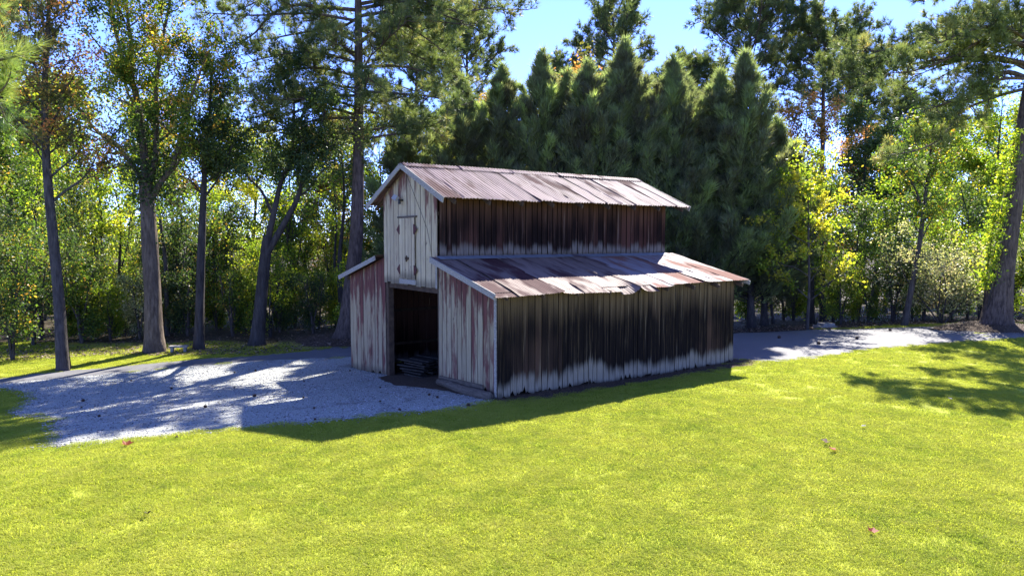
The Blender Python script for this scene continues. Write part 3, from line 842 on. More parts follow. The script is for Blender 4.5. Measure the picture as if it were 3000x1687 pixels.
# big leaning pine by the drive
r = np.random.default_rng(102); w = Wood(); gb = gz(*PINE_B)
TP = trunk_path([(0, gb - .25), (.06, gb + .8), (.34, 3.72), (.66, 6.89), (1.0, 10.06), (1.3, 13.0), (1.6, 16.5), (1.8, 19.0)], r, gb, .02)
w.add(TP, flare(TP, .50, .06, 1.35, .9), 12)
br = []
for pts, ra, yd in (([(1.0, 9.9), (-.09, 10.21), (-.76, 9.85), (-1.31, 9.37), (-1.79, 9.09), (-2.27, 8.25), (-3.11, 7.41), (-4.33, 7.03), (-5.2, 7.0)], .10, -.12), ([(.97, 9.66), (-.02, 9.42), (-.86, 9.09), (-1.7, 8.63), (-1.98, 7.77)], .08, .3),
                    ([(1.25, 12.75), (-.02, 12.48), (-.95, 12.43), (-1.79, 12.15), (-3.11, 11.82), (-3.87, 11.36), (-5.0, 11.2), (-5.9, 11.3)], .10, .1), ([(1.3, 13.3), (-.98, 13.7), (-2.88, 13.23), (-4.47, 12.43)], .09, -.25),
                    ([(1.1, 11.0), (-.3, 11.3), (-1.6, 11.2), (-3.0, 10.5), (-4.6, 9.9), (-5.8, 9.7)], .09, -.3), ([(1.15, 11.6), (0, 11.2), (-1.4, 10.6), (-3.0, 9.6)], .07, .45),
                    ([(1.05, 10.5), (-1.0, 10.9), (-3.0, 10.7), (-5.0, 10.3), (-6.4, 10.1)], .09, .05), ([(1.2, 12.0), (-1.0, 12.0), (-3.2, 11.6), (-5.4, 10.9), (-6.3, 10.9)], .08, .3), ([(1.0, 10.0), (-.8, 9.8), (-2.6, 9.0), (-4.4, 8.4)], .08, -.35), ([(1.1, 11.2), (-.9, 11.6), (-2.9, 11.2), (-4.8, 10.4)], .08, -.55)):
    br.append((curve3(pts, r, base=gb, yd=yd), ra))
br += whorls(r, TP, 9.2, 18.8, 22, 5.6, 1.6, .12, .06, .08)
cm = pine_crown(r, 'crown', w, br, 4.7, 1.3, 15, 18, .26, .018, .55, .16)
tree('pine_tree', PINE_B, w.mesh('trunk'), cm, M['bark_pine'], M['needle'], 'thick leaning pine with a vine up its trunk beside the drive', 'tall pines')
# vine climbing it
r = np.random.default_rng(103); w = Wood(); C = []
vp = path([(-.50, -.1, .25), (-.42, -.25, 1.5), (-.25, -.32, 3.0), (-.05, -.3, 4.6), (.2, -.3, 6.2), (.35, -.25, 7.6)])
vp2 = path([(-.46, .15, .2), (-.40, .1, 2.0), (-.2, .12, 4.0), (.1, .15, 6.5)])
for P in (vp, vp2):
    w.add(P, np.linspace(.035, .012, len(P)), 5)
    for k in range(1100):
        t = r.uniform(.22, 1); p, _ = at_t(P, min(t, .999))
        C.append(p + np.array([-abs(r.normal(0, .16)), r.normal(0, .22), r.normal(0, .15)]) * (.35 + 1.3 * abs(math.sin(p[2] * 2.1 + .6) * math.sin(p[2] * 5.3))))
cm = leaves_mesh('crown', r, np.array(C), .12, r.normal(.6, .2, len(C)), .3)
tree('climbing_vine', (PINE_B[0] + .02, PINE_B[1]), w.mesh('stem'), cm, M['bark_dark'], M['leaf_lime'], 'bright yellow-green vine climbing the thick leaning pine', None, 'vine', trunk_name='stem', crown_name='foliage')

# pine just beyond the left edge whose bough reaches in over the gravel
r = np.random.default_rng(104); w = Wood(); NP = (-9.6, 9.7); gb = gz(*NP)
TP = trunk_path([(0, gb - .2), (.05, 3), (.1, 6), (.1, 9), (.15, 12.5)], r, gb, .02)
w.add(TP, flare(TP, .24, .04, 1.5, .6), 10)
br = [(path([(.08, 0, 5.4 - gb), (1.0, -.1, 5.75 - gb), (2.0, -.3, 5.9 - gb), (2.9, -.5, 6.05 - gb)]), .045), (path([(.08, 0, 5.9 - gb), (1.1, .2, 5.9 - gb), (2.0, .1, 5.75 - gb), (2.7, -.2, 5.62 - gb)]), .035)]
br += whorls(r, TP, 6.6, 12.2, 12, 2.4, .8, .2, .02, .04)
cm = pine_crown(r, 'crown', w, br, 4.5, .55, 8, 44, .24, .0042, .42, .5, (.6, .15))
tree('pine_tree', NP, w.mesh('trunk'), cm, M['bark_pine'], M['needle_near'], 'young pine with fresh green long-needled bough hanging over the near grass')

# slim grey tree at the edge of the lane with thin autumn leaves
def lead(ctrl, r, base, ra, rb, yd=0., k=8, w=None, fl=None):
    P = curve3(ctrl, r, base=base, yd=yd)
    w.add(P, flare(P, ra, rb, fl, .5) if fl else np.linspace(ra, rb, len(P)), k)
    return (P, ra, rb)
r = np.random.default_rng(111); w = Wood(); T = (-15.6, 23.5); gb = gz(*T)
ld = [lead([(0.15, gb - .2), (.08, 2.36), (-.06, 5.07), (-.11, 7.1), (-.02, 9.13), (.19, 11.03), (.3, 13)], r, gb, .19, .04, .02, 10, w, 1.35)]
tl = [(ld[0][0], .12, .03), lead([(-.06, 4.9), (.39, 5.4), (.9, 5.9), (1.3, 6.8)], r, gb, .05, .02, .5, 6, w), lead([(-.1, 6.8), (-.7, 7.6), (-1.5, 8.5), (-2.1, 9.8)], r, gb, .05, .02, -.4, 6, w)]
cm = broadleaf(r, 'crown', w, tl, 15, 2.3, 6, .8, 14000, .105, .15, .38, .22, .1, (.42, .26), .35)
tree('lane_tree', T, w.mesh('trunk'), cm, M['bark_grey'], M['leaf_autumn'], 'slim grey trunked tree with orange autumn leaves at the lane edge')

# big forked tree with tan bark
r = np.random.default_rng(112); w = Wood(); T = (-14.36, 27.3); gb = gz(*T)
lead([(.1, gb - .2), (.07, 2.14), (.04, 4.35), (.01, 5.9)], r, gb, .33, .25, 0, 12, w, 1.5)
tl = [lead([(-.05, 5.5), (-.32, 6.23), (-1.19, 7.33), (-2.13, 7.96), (-2.9, 8.7), (-3.6, 9.8)], r, gb, .12, .03, .3, 7, w),
      lead([(.01, 5.76), (-.05, 7.18), (-.24, 9.07), (-.48, 10.01), (-.79, 10.8), (-1.19, 12.53), (-1.4, 14.5)], r, gb, .18, .03, .1, 8, w),
      lead([(-.42, 9.8), (-.4, 11.27), (-.56, 12.68), (-.4, 15)], r, gb, .11, .03, .8, 7, w),
      lead([(.12, 5.2), (.62, 5.92), (1.25, 6.71), (1.65, 7.96), (2.2, 9.4), (2.9, 10.8)], r, gb, .13, .03, -.25, 7, w),
      lead([(.1, 5.9), (.35, 7.0), (.42, 8.44), (.47, 9.85), (.67, 11.27), (1.02, 13.16), (1.2, 15)], r, gb, .14, .03, .4, 7, w)]
cm = broadleaf(r, 'crown', w, tl, 11, 2.5, 6, .85, 36000, .108, .17, .22, .2, .05, (.62, .2), .3)
tree('forked_tree', T, w.mesh('trunk'), cm, M['bark_tan'], M['leaf_green'], 'big tan barked tree with five forking limbs and flared foot on the grass')
# dark ivy around its crotch
r = np.random.default_rng(113); C = np.concatenate([np.stack([r.normal(c[0], c[3], n), r.normal(c[1], c[3], n), r.normal(c[2], c[4], n)], 1) for c, n in (((.0, 0, 6.9, .42, .7), 1700), ((.05, 0, 8.6, .5, .5), 1100), ((.6, .1, 6.6, .35, .4), 500))])
w = Wood(); w.add(path([(.3, -.12, .2), (.22, -.16, 3), (.15, -.12, 5.5), (.1, -.1, 9.2)]), np.linspace(.035, .01, 13), 5)
tree('ivy', (T[0], T[1] - .05), w.mesh('stem'), leaves_mesh('crown', r, C, .12, r.normal(.3, .2, len(C)), .3), M['bark_dark'], M['leaf_dark'], 'dark ivy clump wrapped round the forks of the tan barked tree', None, 'ivy', trunk_name='stem', crown_name='foliage')

# dark slender tree
r = np.random.default_rng(114); w = Wood(); T = (-12.87, 28.0); gb = gz(*T)
tl = [lead([(.05, gb - .2), (.2, 2.1), (.35, 4.36), (.48, 5.98), (.56, 7.27), (.8, 8.88), (.9, 11)], r, gb, .19, .03, .0, 10, w, 1.4), lead([(.4, 5.33), (.88, 5.81), (1.28, 6.3), (1.9, 7.4)], r, gb, .05, .02, -.4, 6, w), lead([(.4, 5.5), (-.2, 6.1), (-.9, 6.4)], r, gb, .045, .015, .5, 6, w)]
tl[0] = (tl[0][0], .10, .03)
cm = broadleaf(r, 'crown', w, tl, 12, 2.1, 6, .75, 16000, .105, .17, .48, .2, .05, (.4, .2), .25)
tree('slender_tree', T, w.mesh('trunk'), cm, M['bark_dark'], M['leaf_dark'], 'dark slender tree standing alone to the right of the tan forked tree')

# dark tree that splits into a V
r = np.random.default_rng(115); w = Wood(); T = (-10.86, 29.1); gb = gz(*T)
lead([(0.0, gb - .2), (.24, 1.2), (.46, 3.05), (.58, 3.85)], r, gb, .27, .20, 0, 11, w, 1.5)
tl = [lead([(.56, 3.6), (.83, 4.72), (1.2, 6.23), (1.58, 7.07), (1.75, 8.75), (1.8, 10.5)], r, gb, .15, .03, .1, 8, w), lead([(.47, 3.0), (1.33, 4.39), (1.92, 5.39), (2.26, 6.4), (2.68, 7.57), (3.2, 9)], r, gb, .15, .03, -.15, 8, w), lead([(.83, 4.72), (.33, 5.73), (-.18, 6.23), (-.9, 6.9)], r, gb, .07, .02, .3, 6, w)]
cm = broadleaf(r, 'crown', w, tl, 12, 2.2, 6, .8, 20000, .105, .17, .42, .2, .05, (.48, .2), .25)
tree('v_shaped_tree', T, w.mesh('trunk'), cm, M['bark_dark'], M['leaf_dark'], 'dark tree whose trunk splits into a wide V near the pine mound')

# leaning sapling across the drive
r = np.random.default_rng(116); w = Wood(); T = (17.7, 31.0); gb = gz(*T)
tl = [lead([(0, gb - .2), (.25, 1.2), (.55, 3.3), (.75, 5.5), (.9, 7.5), (1.0, 9)], r, gb, .15, .03, .0, 9, w, 1.2), lead([(.7, 5.0), (.1, 6.1), (-.7, 6.9)], r, gb, .05, .02, -.3, 6, w)]
cm = broadleaf(r, 'crown', w, tl, 12, 2.2, 6, .8, 9000, .12, .18, .42, .2, .05, (.55, .22), .3)
tree('leaning_tree', T, w.mesh('trunk'), cm, M['bark_grey'], M['leaf_green'], 'thin leaning tree with pale trunk at the far edge of the drive')

# bright yellow maple beside the cedars
r = np.random.default_rng(117); w = Wood(); T = (13.6, 31.6); gb = gz(*T)
tl = [lead([(0, gb - .1), (.05, 1.5), (-.05, 3.5), (-.1, 5.2), (-.25, 7.0)], r, gb, .08, .02, 0, 7, w, 1.2)]
cm = broadleaf(r, 'crown', w, tl, 18, 2.5, 6, .9, 6500, .14, .12, .14, .06, -.1, (.80, .18), .3)
tree('maple_sapling', T, w.mesh('trunk'), cm, M['bark_grey'], M['leaf_lime'], 'glowing yellow maple sapling in front of the dark cedars', None, 'tree')

# pale silvery bush by the leaning pine
r = np.random.default_rng(118); w = Wood(); T = (19.6, 31.3); gb = gz(*T); tl = []
for k in range(7):
    a = k * .9; P = shoot(r, (0, 0, -.1), (math.cos(a) * .6, math.sin(a) * .6, 1), r.uniform(2.6, 4.4), .1, .1, 6); w.add(P, np.linspace(.04, .012, 6), 5); tl.append((P, .03, .01))
cm = broadleaf(r, 'crown', w, tl, 16, 1.4, 5, .7, 11000, .10, .16, .15, .05, -.1, (.55, .24), .3)
tree('silvery_bush', T, w.mesh('stem'), cm, M['bark_grey'], M['leaf_pale'], 'pale silvery bush behind the mound of the leaning pine', None, 'bush', trunk_name='stem', crown_name='foliage')

# ------------------------------------------------------------------ cedar row
def cedar(seed, H, R, nbr):
    r = np.random.default_rng(seed); w = Wood()
    P = path([(0, 0, -.15), (.04, .02, H * .3), (-.03, .03, H * .65), (0, 0, H)])
    w.add(P, flare(P, .15, .015, 1.4, .5), 8)
    C, D, TI = [], [], []
    for i in range(nbr):
        f = (i + r.random()) / nbr; z = .10 * H + .90 * H * f
        q_ = 1 - ((z / H - .10) / .90); prof = R * min(1.75 * q_ + .01, q_ ** .55) * (.6 + .4 * min(1, (z / H) / .22))
        L = max(.12, prof * r.uniform(.5, 1.38)); az = i * 2.39996 + r.uniform(-.4, .4)
        p, _ = at_t(P, min(z / H, .999))
        B = shoot(r, p, (math.cos(az), math.sin(az), .45 + .7 * f), L * 1.3, .26, .06, 6)
        w.add(B, np.linspace(.028 * (1.1 - f), .006, 6), 3)
        n = int(14 + 32 * L); ti = r.normal(.45, .28)
        t = r.uniform(.18, 1.0, n) ** .75
        for u in t:
            q, tg = at_t(B, min(u, .999))
            off = r.normal(0, .075 + .045 * L, 3) * (1.25 - .95 * u)
            C.append(q + off); D.append(unit(tg * 1.0 + unit(off) * .55 + np.array([0, 0, .5]))); TI.append(ti + r.normal(0, .16))
    for k in range(60):
        z = H * r.uniform(.90, 1.03); C.append(np.array([r.normal(0, .04), r.normal(0, .04), z])); D.append(unit(np.array([r.normal(0, .5), r.normal(0, .5), 1.2]))); TI.append(.6)
    return w.mesh('trunk'), tufts_mesh('crown', r, np.array(C), np.array(D), 7, .42, .034, .26, np.array(TI))
protos = []
CED = 'dense dark green cedar in the clipped row behind the barn'
for i, (sd, R) in enumerate(((201, 2.5), (202, 2.7), (203, 2.4))):
    tw, tc = cedar(sd, 13.2, R, 165); protos.append((tw, tc))
gC = 'row of cedars behind the barn'
cedars = [(1.5, 34.5, 13.3, 0), (3.66, 33.8, 12.6, 1), (5.5, 34.3, 13.8, 2), (7.8, 33.8, 13.0, 0), (9.9, 34.4, 12.2, 1), (11.8, 33.8, 13.0, 2),
          (-.7, 34.6, 12.8, 1), (-2.9, 35.0, 12.2, 0), (2.6, 35.6, 12.6, 2), (6.6, 35.5, 12.9, 0), (10.7, 35.4, 12.4, 1), (13.0, 35.4, 10.2, 0), (-4.9, 35.6, 11.2, 2), (8.7, 35.5, 12.5, 2), (4.6, 35.6, 12.8, 1)]
first = {}
for i, (x, y, h, k) in enumerate(cedars):
    sc = (1.16 + .16 * ((i * 7) % 4) / 3, 1.2, h / 13.2); rz = i * 1.37
    back = i > 5
    lab = 'dense green cedar in the front of the row behind the barn' if not back else 'dark cedar standing behind the front row of cedars'
    gr = gC if not back else 'cedars behind the front row'
    tilt = (.035 * math.sin(i * 2.3), .035 * math.cos(i * 3.1))
    if not back: lab, gr = ['cedar nearest the big pine in the front row behind the barn', 'fifth cedar from the yellow maple in the front row', 'fourth cedar from the yellow maple, the tallest pointed tip of the row', 'third cedar from the yellow maple in the front row', 'second cedar from the yellow maple in the front row', 'end cedar of the front row, right beside the yellow maple'][i], gC
    if k not in first: first[k] = tree('cedar_tree', (x, y), *protos[k], M['bark_dark'], M['cedar'], lab, gr, 'tree', rz, sc)
    else: copy_tree(first[k], (x, y), rz, sc, lab, gr).rotation_euler = (*tilt, rz)

# ------------------------------------------------------------------ far pines with round crowns
def far_pine(seed, H, R, n):
    r = np.random.default_rng(seed); w = Wood()
    P = path([(0, 0, -.2), (.1, .05, H * .3), (-.1, .1, H * .6), (.1, 0, H * .85), (.05, 0, H)])
    w.add(P, flare(P, .28, .04, 1.3, .6), 8)
    br = []
    for i in range(int(n * 1.6)):
        f = (i + r.random()) / (n * 1.6); p, _ = at_t(P, .60 + .385 * f); az = i * 2.4 + r.uniform(-.5, .5)
        L = R * (.45 + .55 * math.sqrt(max(0, 1 - f ** 2.2))) * r.uniform(.7, 1.1) * (.6 + .4 * min(1, f / .25))
        br.append((shoot(r, p, (math.cos(az), math.sin(az), .15 + .9 * f), L, .12, .1, 7), .07 * (1 - .6 * f)))
    return w.mesh('trunk'), pine_crown(r, 'crown', w, br, 3.4, 1.35, 12, 12, .36, .034, .5, .3, (.45, .15)), w
tw, tc, ww = far_pine(301, 19, 5.0, 26); tw = ww.mesh('trunk')
tw2, tc2, ww2 = far_pine(302, 19, 3.4, 20); tw2 = ww2.mesh('trunk')
def place(px, d): return ((px - 1288) * d / 1735, d)
pA = tree('far_pine', place(1870, 62), tw, tc, M['bark_pine'], M['needle'], 'round crowned pine, widest of those rising above the cedars', 'pines above the cedars', sc=1.36)
pB = tree('far_pine', place(1535, 62), tw2, tc2, M['bark_pine'], M['needle'], 'narrow pine rising alone above the cedar tips', 'pines above the cedars', sc=1.29)
for i, (px, d, s, src, rz) in enumerate(((2060, 47, .92, pA, 2.0), (2170, 56, .95, pB, 1.0), (1420, 60, 1.0, pB, 4.0), (1700, 64, 1.02, pA, 5.0), (1180, 48, 1.0, pB, 2.7), (1050, 56, 1.1, pA, .7),
                                         (2330, 56, .72, pA, 3.0), (2240, 58, .85, pB, 5.2), (30, 40, .95, pB, .3))):
    k_ = 1.24 if px > 1200 and d < 60 else 1.0
    copy_tree(src, place(px, d * k_), rz, s * k_, 'pine standing in the wood behind the other trees', 'pines in the wood')

# ------------------------------------------------------------------ woodland
def wood_tree(seed, H, nleaf, size, tint, spread=.2, stems=1, t0=.22, n1=11, len1=None):
    r = np.random.default_rng(seed); w = Wood(); tl = []
    for s in range(stems):
        a = s * 2.2 + seed; lean = .12 if stems == 1 else .38
        P = path([(0, 0, -.2), (math.cos(a) * lean * H * .1, math.sin(a) * lean * H * .1, H * .3), (math.cos(a) * lean * H * .35 + r.normal(0, .1), math.sin(a) * lean * H * .35, H * .65), (math.cos(a) * lean * H * .5, math.sin(a) * lean * H * .5, H)])
        ra = (.014 * H + .03) / (1 if stems == 1 else 1.6)
        w.add(P, flare(P, ra, .015, 1.25, .4), 7); tl.append((P, ra, .015))
    cm = broadleaf(r, 'crown', w, tl, n1 if stems == 1 else n1 * .7, len1 or H * .27, 5, H * .075 + .2, nleaf, size, spread, t0, .14, .0, tint, .3)
    return w.mesh('trunk'), cm
WP = [wood_tree(401, 11, 15000, .15, (.5, .22), .24), wood_tree(402, 10, 14000, .15, (.45, .2), .24), wood_tree(403, 12, 13000, .15, (.6, .22), .24),
      wood_tree(404, 5.5, 5200, .12, (.5, .22), .2, 4, .12), wood_tree(405, 4.2, 4600, .11, (.55, .2), .18, 5, .1), wood_tree(406, 3.0, 3800, .10, (.45, .2), .16, 6, .06)]
leafm = ['leaf_green', 'leaf_dark', 'leaf_lime', 'leaf_autumn', 'leaf_yellow', 'leaf_pale']
KINDL = {'leaf_green': 'green', 'leaf_dark': 'dark green', 'leaf_lime': 'yellow-green', 'leaf_autumn': 'russet', 'leaf_yellow': 'golden', 'leaf_pale': 'silvery'}
made = {}
def woods(kind, leaf, px, d, sc, rz, where):
    x, y = place(px, d); shrub = kind >= 3
    nm = 'understory_shrub' if shrub else 'woodland_tree'
    lab = ('%s leafy shrub in the understory %s' if shrub else '%s leaved tree in the wood %s') % (KINDL[leaf], where)
    grp = ('%s shrubs %s' if shrub else '%s trees %s') % (KINDL[leaf], where)
    key = (kind, leaf)
    if key not in made:
        tm, cm = WP[kind]
        if any(k[0] == kind for k in made): cm = cm.copy(); cm.materials.clear()
        made[key] = tree(nm, (x, y), tm, cm, M['bark_grey' if kind % 2 else 'bark_dark'], M[leaf], lab, grp, 'bush' if shrub else 'tree', rz, sc)
    else: copy_tree(made[key], (x, y), rz, sc, lab, grp)
RW, LW = 'beyond the drive', 'beyond the lane'
rw = random.Random(77)
for px, d, k, lf, s in ((2160, 38, 0, 'leaf_dark', .95), (2230, 36, 1, 'leaf_green', .85), (2390, 37, 0, 'leaf_lime', .95), (2480, 36, 2, 'leaf_lime', .95), (2560, 38, 1, 'leaf_green', 1.0), (2640, 36, 0, 'leaf_lime', 1.0),
                        (2110, 46, 2, 'leaf_autumn', 1.0), (2300, 46, 2, 'leaf_green', 1.05), (2440, 48, 0, 'leaf_green', 1.15), (2540, 50, 1, 'leaf_dark', 1.3), (2700, 44, 2, 'leaf_green', 1.1), (2030, 42, 1, 'leaf_dark', .85),
                        (2200, 56, 0, 'leaf_green', 1.2), (2360, 58, 1, 'leaf_dark', 1.25), (2620, 58, 2, 'leaf_autumn', 1.2), (1395, 44, 2, 'leaf_autumn', 1.25), (1990, 52, 2, 'leaf_autumn', 1.1), (1230, 40, 0, 'leaf_autumn', 1.0)):
    d, s = (d * 1.22, s * 1.15) if px > 2100 else (d, s)
    woods(k, lf, px, d, s * rw.uniform(.92, 1.08), rw.uniform(0, 6.3), RW)
for px, d, k, lf, s in ((2120, 33.5, 4, 'leaf_lime', .8), (2190, 34, 5, 'leaf_green', 1.0), (2250, 33.5, 4, 'leaf_dark', .9), (2330, 34.5, 3, 'leaf_lime', .8), (2400, 34, 5, 'leaf_dark', 1.0), (2470, 33, 4, 'leaf_lime', .8), (2545, 32, 4, 'leaf_lime', .9), (2600, 31, 5, 'leaf_lime', 1.1), (2660, 33, 3, 'leaf_green', .9),
                        (2150, 40, 3, 'leaf_lime', 1.0), (2280, 41, 3, 'leaf_green', 1.0), (2430, 41, 4, 'leaf_lime', 1.3), (2000, 38, 5, 'leaf_yellow', 1.1), (1930, 39, 4, 'leaf_lime', .8), (2070, 37, 5, 'leaf_lime', 1.0)):
    woods(k, lf, px, d, s * rw.uniform(.9, 1.1), rw.uniform(0, 6.3), RW)
for px, d, k, lf, s in ((10, 34, 0, 'leaf_dark', .95), (120, 44, 2, 'leaf_green', 1.2), (-60, 33, 0, 'leaf_green', 1.1), (330, 58, 2, 'leaf_lime', 1.4), (200, 60, 0, 'leaf_green', 1.5), (450, 60, 0, 'leaf_autumn', 1.35), (540, 64, 2, 'leaf_green', 1.45), (740, 60, 1, 'leaf_green', 1.35), (90, 62, 0, 'leaf_lime', 1.6), (850, 64, 2, 'leaf_lime', 1.5),
                        (830, 44, 0, 'leaf_autumn', .95), (960, 42, 0, 'leaf_green', 1.0), (1090, 42, 1, 'leaf_green', 1.05), (-160, 36, 2, 'leaf_green', 1.2), (60, 50, 2, 'leaf_yellow', 1.4), (630, 60, 2, 'leaf_yellow', 1.3)):
    woods(k, lf, px, d, s * rw.uniform(.92, 1.08), rw.uniform(0, 6.3), LW)
for i in range(44):
    px = -140 + i * 25.5 + rw.uniform(-14, 14); d = rw.choice((31.5, 33, 35, 38, 41, 45)) + rw.uniform(-.6, .6) - (1.5 if px < 250 else 0)
    k = rw.choice((3, 3, 4, 4, 5)); lf = rw.choice(('leaf_lime', 'leaf_lime', 'leaf_green', 'leaf_dark', 'leaf_yellow', 'leaf_green', 'leaf_dark'))
    if d > 37 and k == 5: k = 3
    woods(k, lf, px, d, rw.uniform(.8, 1.15), rw.uniform(0, 6.3), LW)
for px, d, k, lf, s in ((20, 25.5, 3, 'leaf_green', .8), (-60, 24.5, 3, 'leaf_dark', .9), (75, 29, 4, 'leaf_dark', 1.0), (200, 31, 4, 'leaf_dark', .95), (270, 30.5, 5, 'leaf_lime', .75), (345, 31, 5, 'leaf_pale', .9), (700, 33, 5, 'leaf_dark', .9), (580, 32, 5, 'leaf_green', .95)):
    woods(k, lf, px, d, s, rw.uniform(0, 6.3), LW)
for px, d, k, lf, s in ((430, 33, 5, 'leaf_lime', .7), (470, 34, 5, 'leaf_lime', .8), (540, 34, 5, 'leaf_lime', .7), (610, 34, 5, 'leaf_lime', .75), (690, 34.5, 5, 'leaf_green', .8), (740, 35, 5, 'leaf_lime', .9), (800, 34.5, 5, 'leaf_lime', .9), (850, 35, 5, 'leaf_yellow', .9), (240, 31.5, 5, 'leaf_lime', .7), (310, 32, 5, 'leaf_lime', .75), (160, 30.5, 5, 'leaf_lime', .7)):
    woods(k, lf, px, d, s, rw.uniform(0, 6.3), LW)
for px, d, k, lf, s in ((1880, 38.5, 5, 'leaf_lime', .9), (1925, 40, 4, 'leaf_lime', .9), (1975, 38.5, 5, 'leaf_lime', 1.0), (2030, 40, 4, 'leaf_lime', 1.0), (2100, 36, 5, 'leaf_lime', .8), (2165, 35.5, 5, 'leaf_yellow', .7), (2300, 35.5, 5, 'leaf_lime', .8), (2370, 34.5, 5, 'leaf_lime', .7), (2440, 34, 5, 'leaf_lime', .8)):
    woods(k, lf, px, d, s, rw.uniform(0, 6.3), RW)
# thin bare trunks of saplings
r = np.random.default_rng(500)
for i, (px, d, h, rad) in enumerate(((413, 32, 9, .13), (440, 34, 8, .10), (305, 36, 8, .10), (860, 34, 9, .16), (845, 36, 8, .10), (590, 36, 6, .06), (540, 38, 7, .07), (720, 37, 7, .07), (250, 35, 8, .08), (180, 33, 7, .07), (95, 31, 8, .12), (2150, 36, 6, .06), (2210, 37, 7, .06), (2255, 36, 6, .05), (2365, 36, 6, .06), (2420, 38, 7, .07), (2045, 35.5, 7, .16), (2075, 35, 7, .17), (1950, 36, 6, .08))):
    x, y = place(px, d); w = Wood(); P = path([(0, 0, -.2), (r.normal(0, .1), 0, h * .35), (r.normal(0, .2), 0, h * .7), (r.normal(0, .35), 0, h)])
    w.add(P, flare(P, rad, .02, 1.3, .4), 7); r2 = np.random.default_rng(600 + i)
    cm = broadleaf(r2, 'crown', w, [(P, rad, .02)], 8, 1.4, 4, .6, 1600, .12, .2, .55, .15, 0, (.5, .2), .3)
    left = px < 1200
    tree('sapling', (x, y), w.mesh('trunk'), cm, M['bark_dark'], M['leaf_dark' if i % 2 else 'leaf_lime'], 'thin dark stemmed sapling among the shrubs %s' % (LW if left else RW), 'saplings %s' % (LW if left else RW), 'tree')

# ------------------------------------------------------------------ grass
rg = np.random.default_rng(900)
def blade_patch(seed, n, half, hmin, hmax, wid):
    r = np.random.default_rng(seed)
    p = r.uniform(-half, half, (n, 2)); p = p[np.hypot(p[:, 0], p[:, 1]) < half * 1.2]; n = len(p)
    h = r.uniform(hmin, hmax, n); a = r.uniform(0, 2 * math.pi, n); b = r.uniform(.8, 2.4, n)
    d = np.stack([np.cos(a), np.sin(a)], 1); s = np.stack([-d[:, 1], d[:, 0]], 1) * (wid * .5) * r.uniform(.7, 1.3, (n, 1))
    z0 = np.full(n, -.012)
    base1 = np.column_stack([p - s, z0]); base2 = np.column_stack([p + s, z0])
    m = p + d * (h * b * .35)[:, None]; m1 = np.column_stack([m - s * .8, h * .62]); m2 = np.column_stack([m + s * .8, h * .62])
    tip = np.column_stack([p + d * (h * b)[:, None], h])
    V = np.stack([base1, base2, m2, m1, tip], 1).reshape(-1, 3)
    k = np.arange(n) * 5
    F = np.concatenate([np.stack([k, k + 1, k + 2], 1), np.stack([k, k + 2, k + 3], 1), np.stack([k + 3, k + 2, k + 4], 1)])
    t = np.tile(r.uniform(0, 1, n), 3)
    return npmesh('grass_patch', V, F, t)
def mat_grass():
    t = NT('grass_blade'); a = t.n('ShaderNodeAttribute', attribute_name='tint').outputs['Fac']; p = t.pos()
    n1 = t.noise(p, .45, 4, .6); n2 = t.noise(p, 2.6, 4, .6)
    f = t.math('ADD', t.math('MULTIPLY', n1, .62), t.math('ADD', t.math('MULTIPLY', n2, .6), .14)); f = t.math('ADD', f, t.math('MULTIPLY', a, .12))
    c = t.ramp(t.math('MULTIPLY', t.math('SUBTRACT', f, .42), 1.05), [(.15, (.22, .285, .038)), (.40, (.365, .39, .066)), (.62, (.43, .43, .09)), (.80, (.46, .42, .13)), (1, (.44, .35, .16))])
    thatch = t.math('MULTIPLY', t.smooth(t.noise(t.scalev(p, (1.0, 2.2, 1)), 1.1, 5, .65), .60, .74), t.smooth(a, .2, .8))
    c = t.mix(t.math('MULTIPLY', thatch, .6), c, (.30, .22, .10))
    dry = t.smooth(a, .95, .97)
    c = t.mix(t.math('MULTIPLY', dry, .8), c, (.36, .29, .15))
    tc = t.mix(1.0, c, (1.45, 1.5, .75), 'MULTIPLY')
    d = t.principled(c, .8, 0, .06)
    tr = t.n('ShaderNodeBsdfTranslucent', {0: tc}).outputs[0]
    return t.done(t.n('ShaderNodeMixShader', {0: .5, 1: d, 2: tr}).outputs[0])
M['grass'] = mat_grass()
pcol = bpy.data.collections.new('grass_patches')
for k in range(6):
    me = blade_patch(910 + k, 620, .24, .016, .040, .006); me.materials.append(M['grass'])
    pcol.objects.link(bpy.data.objects.new('grass_patch', me))

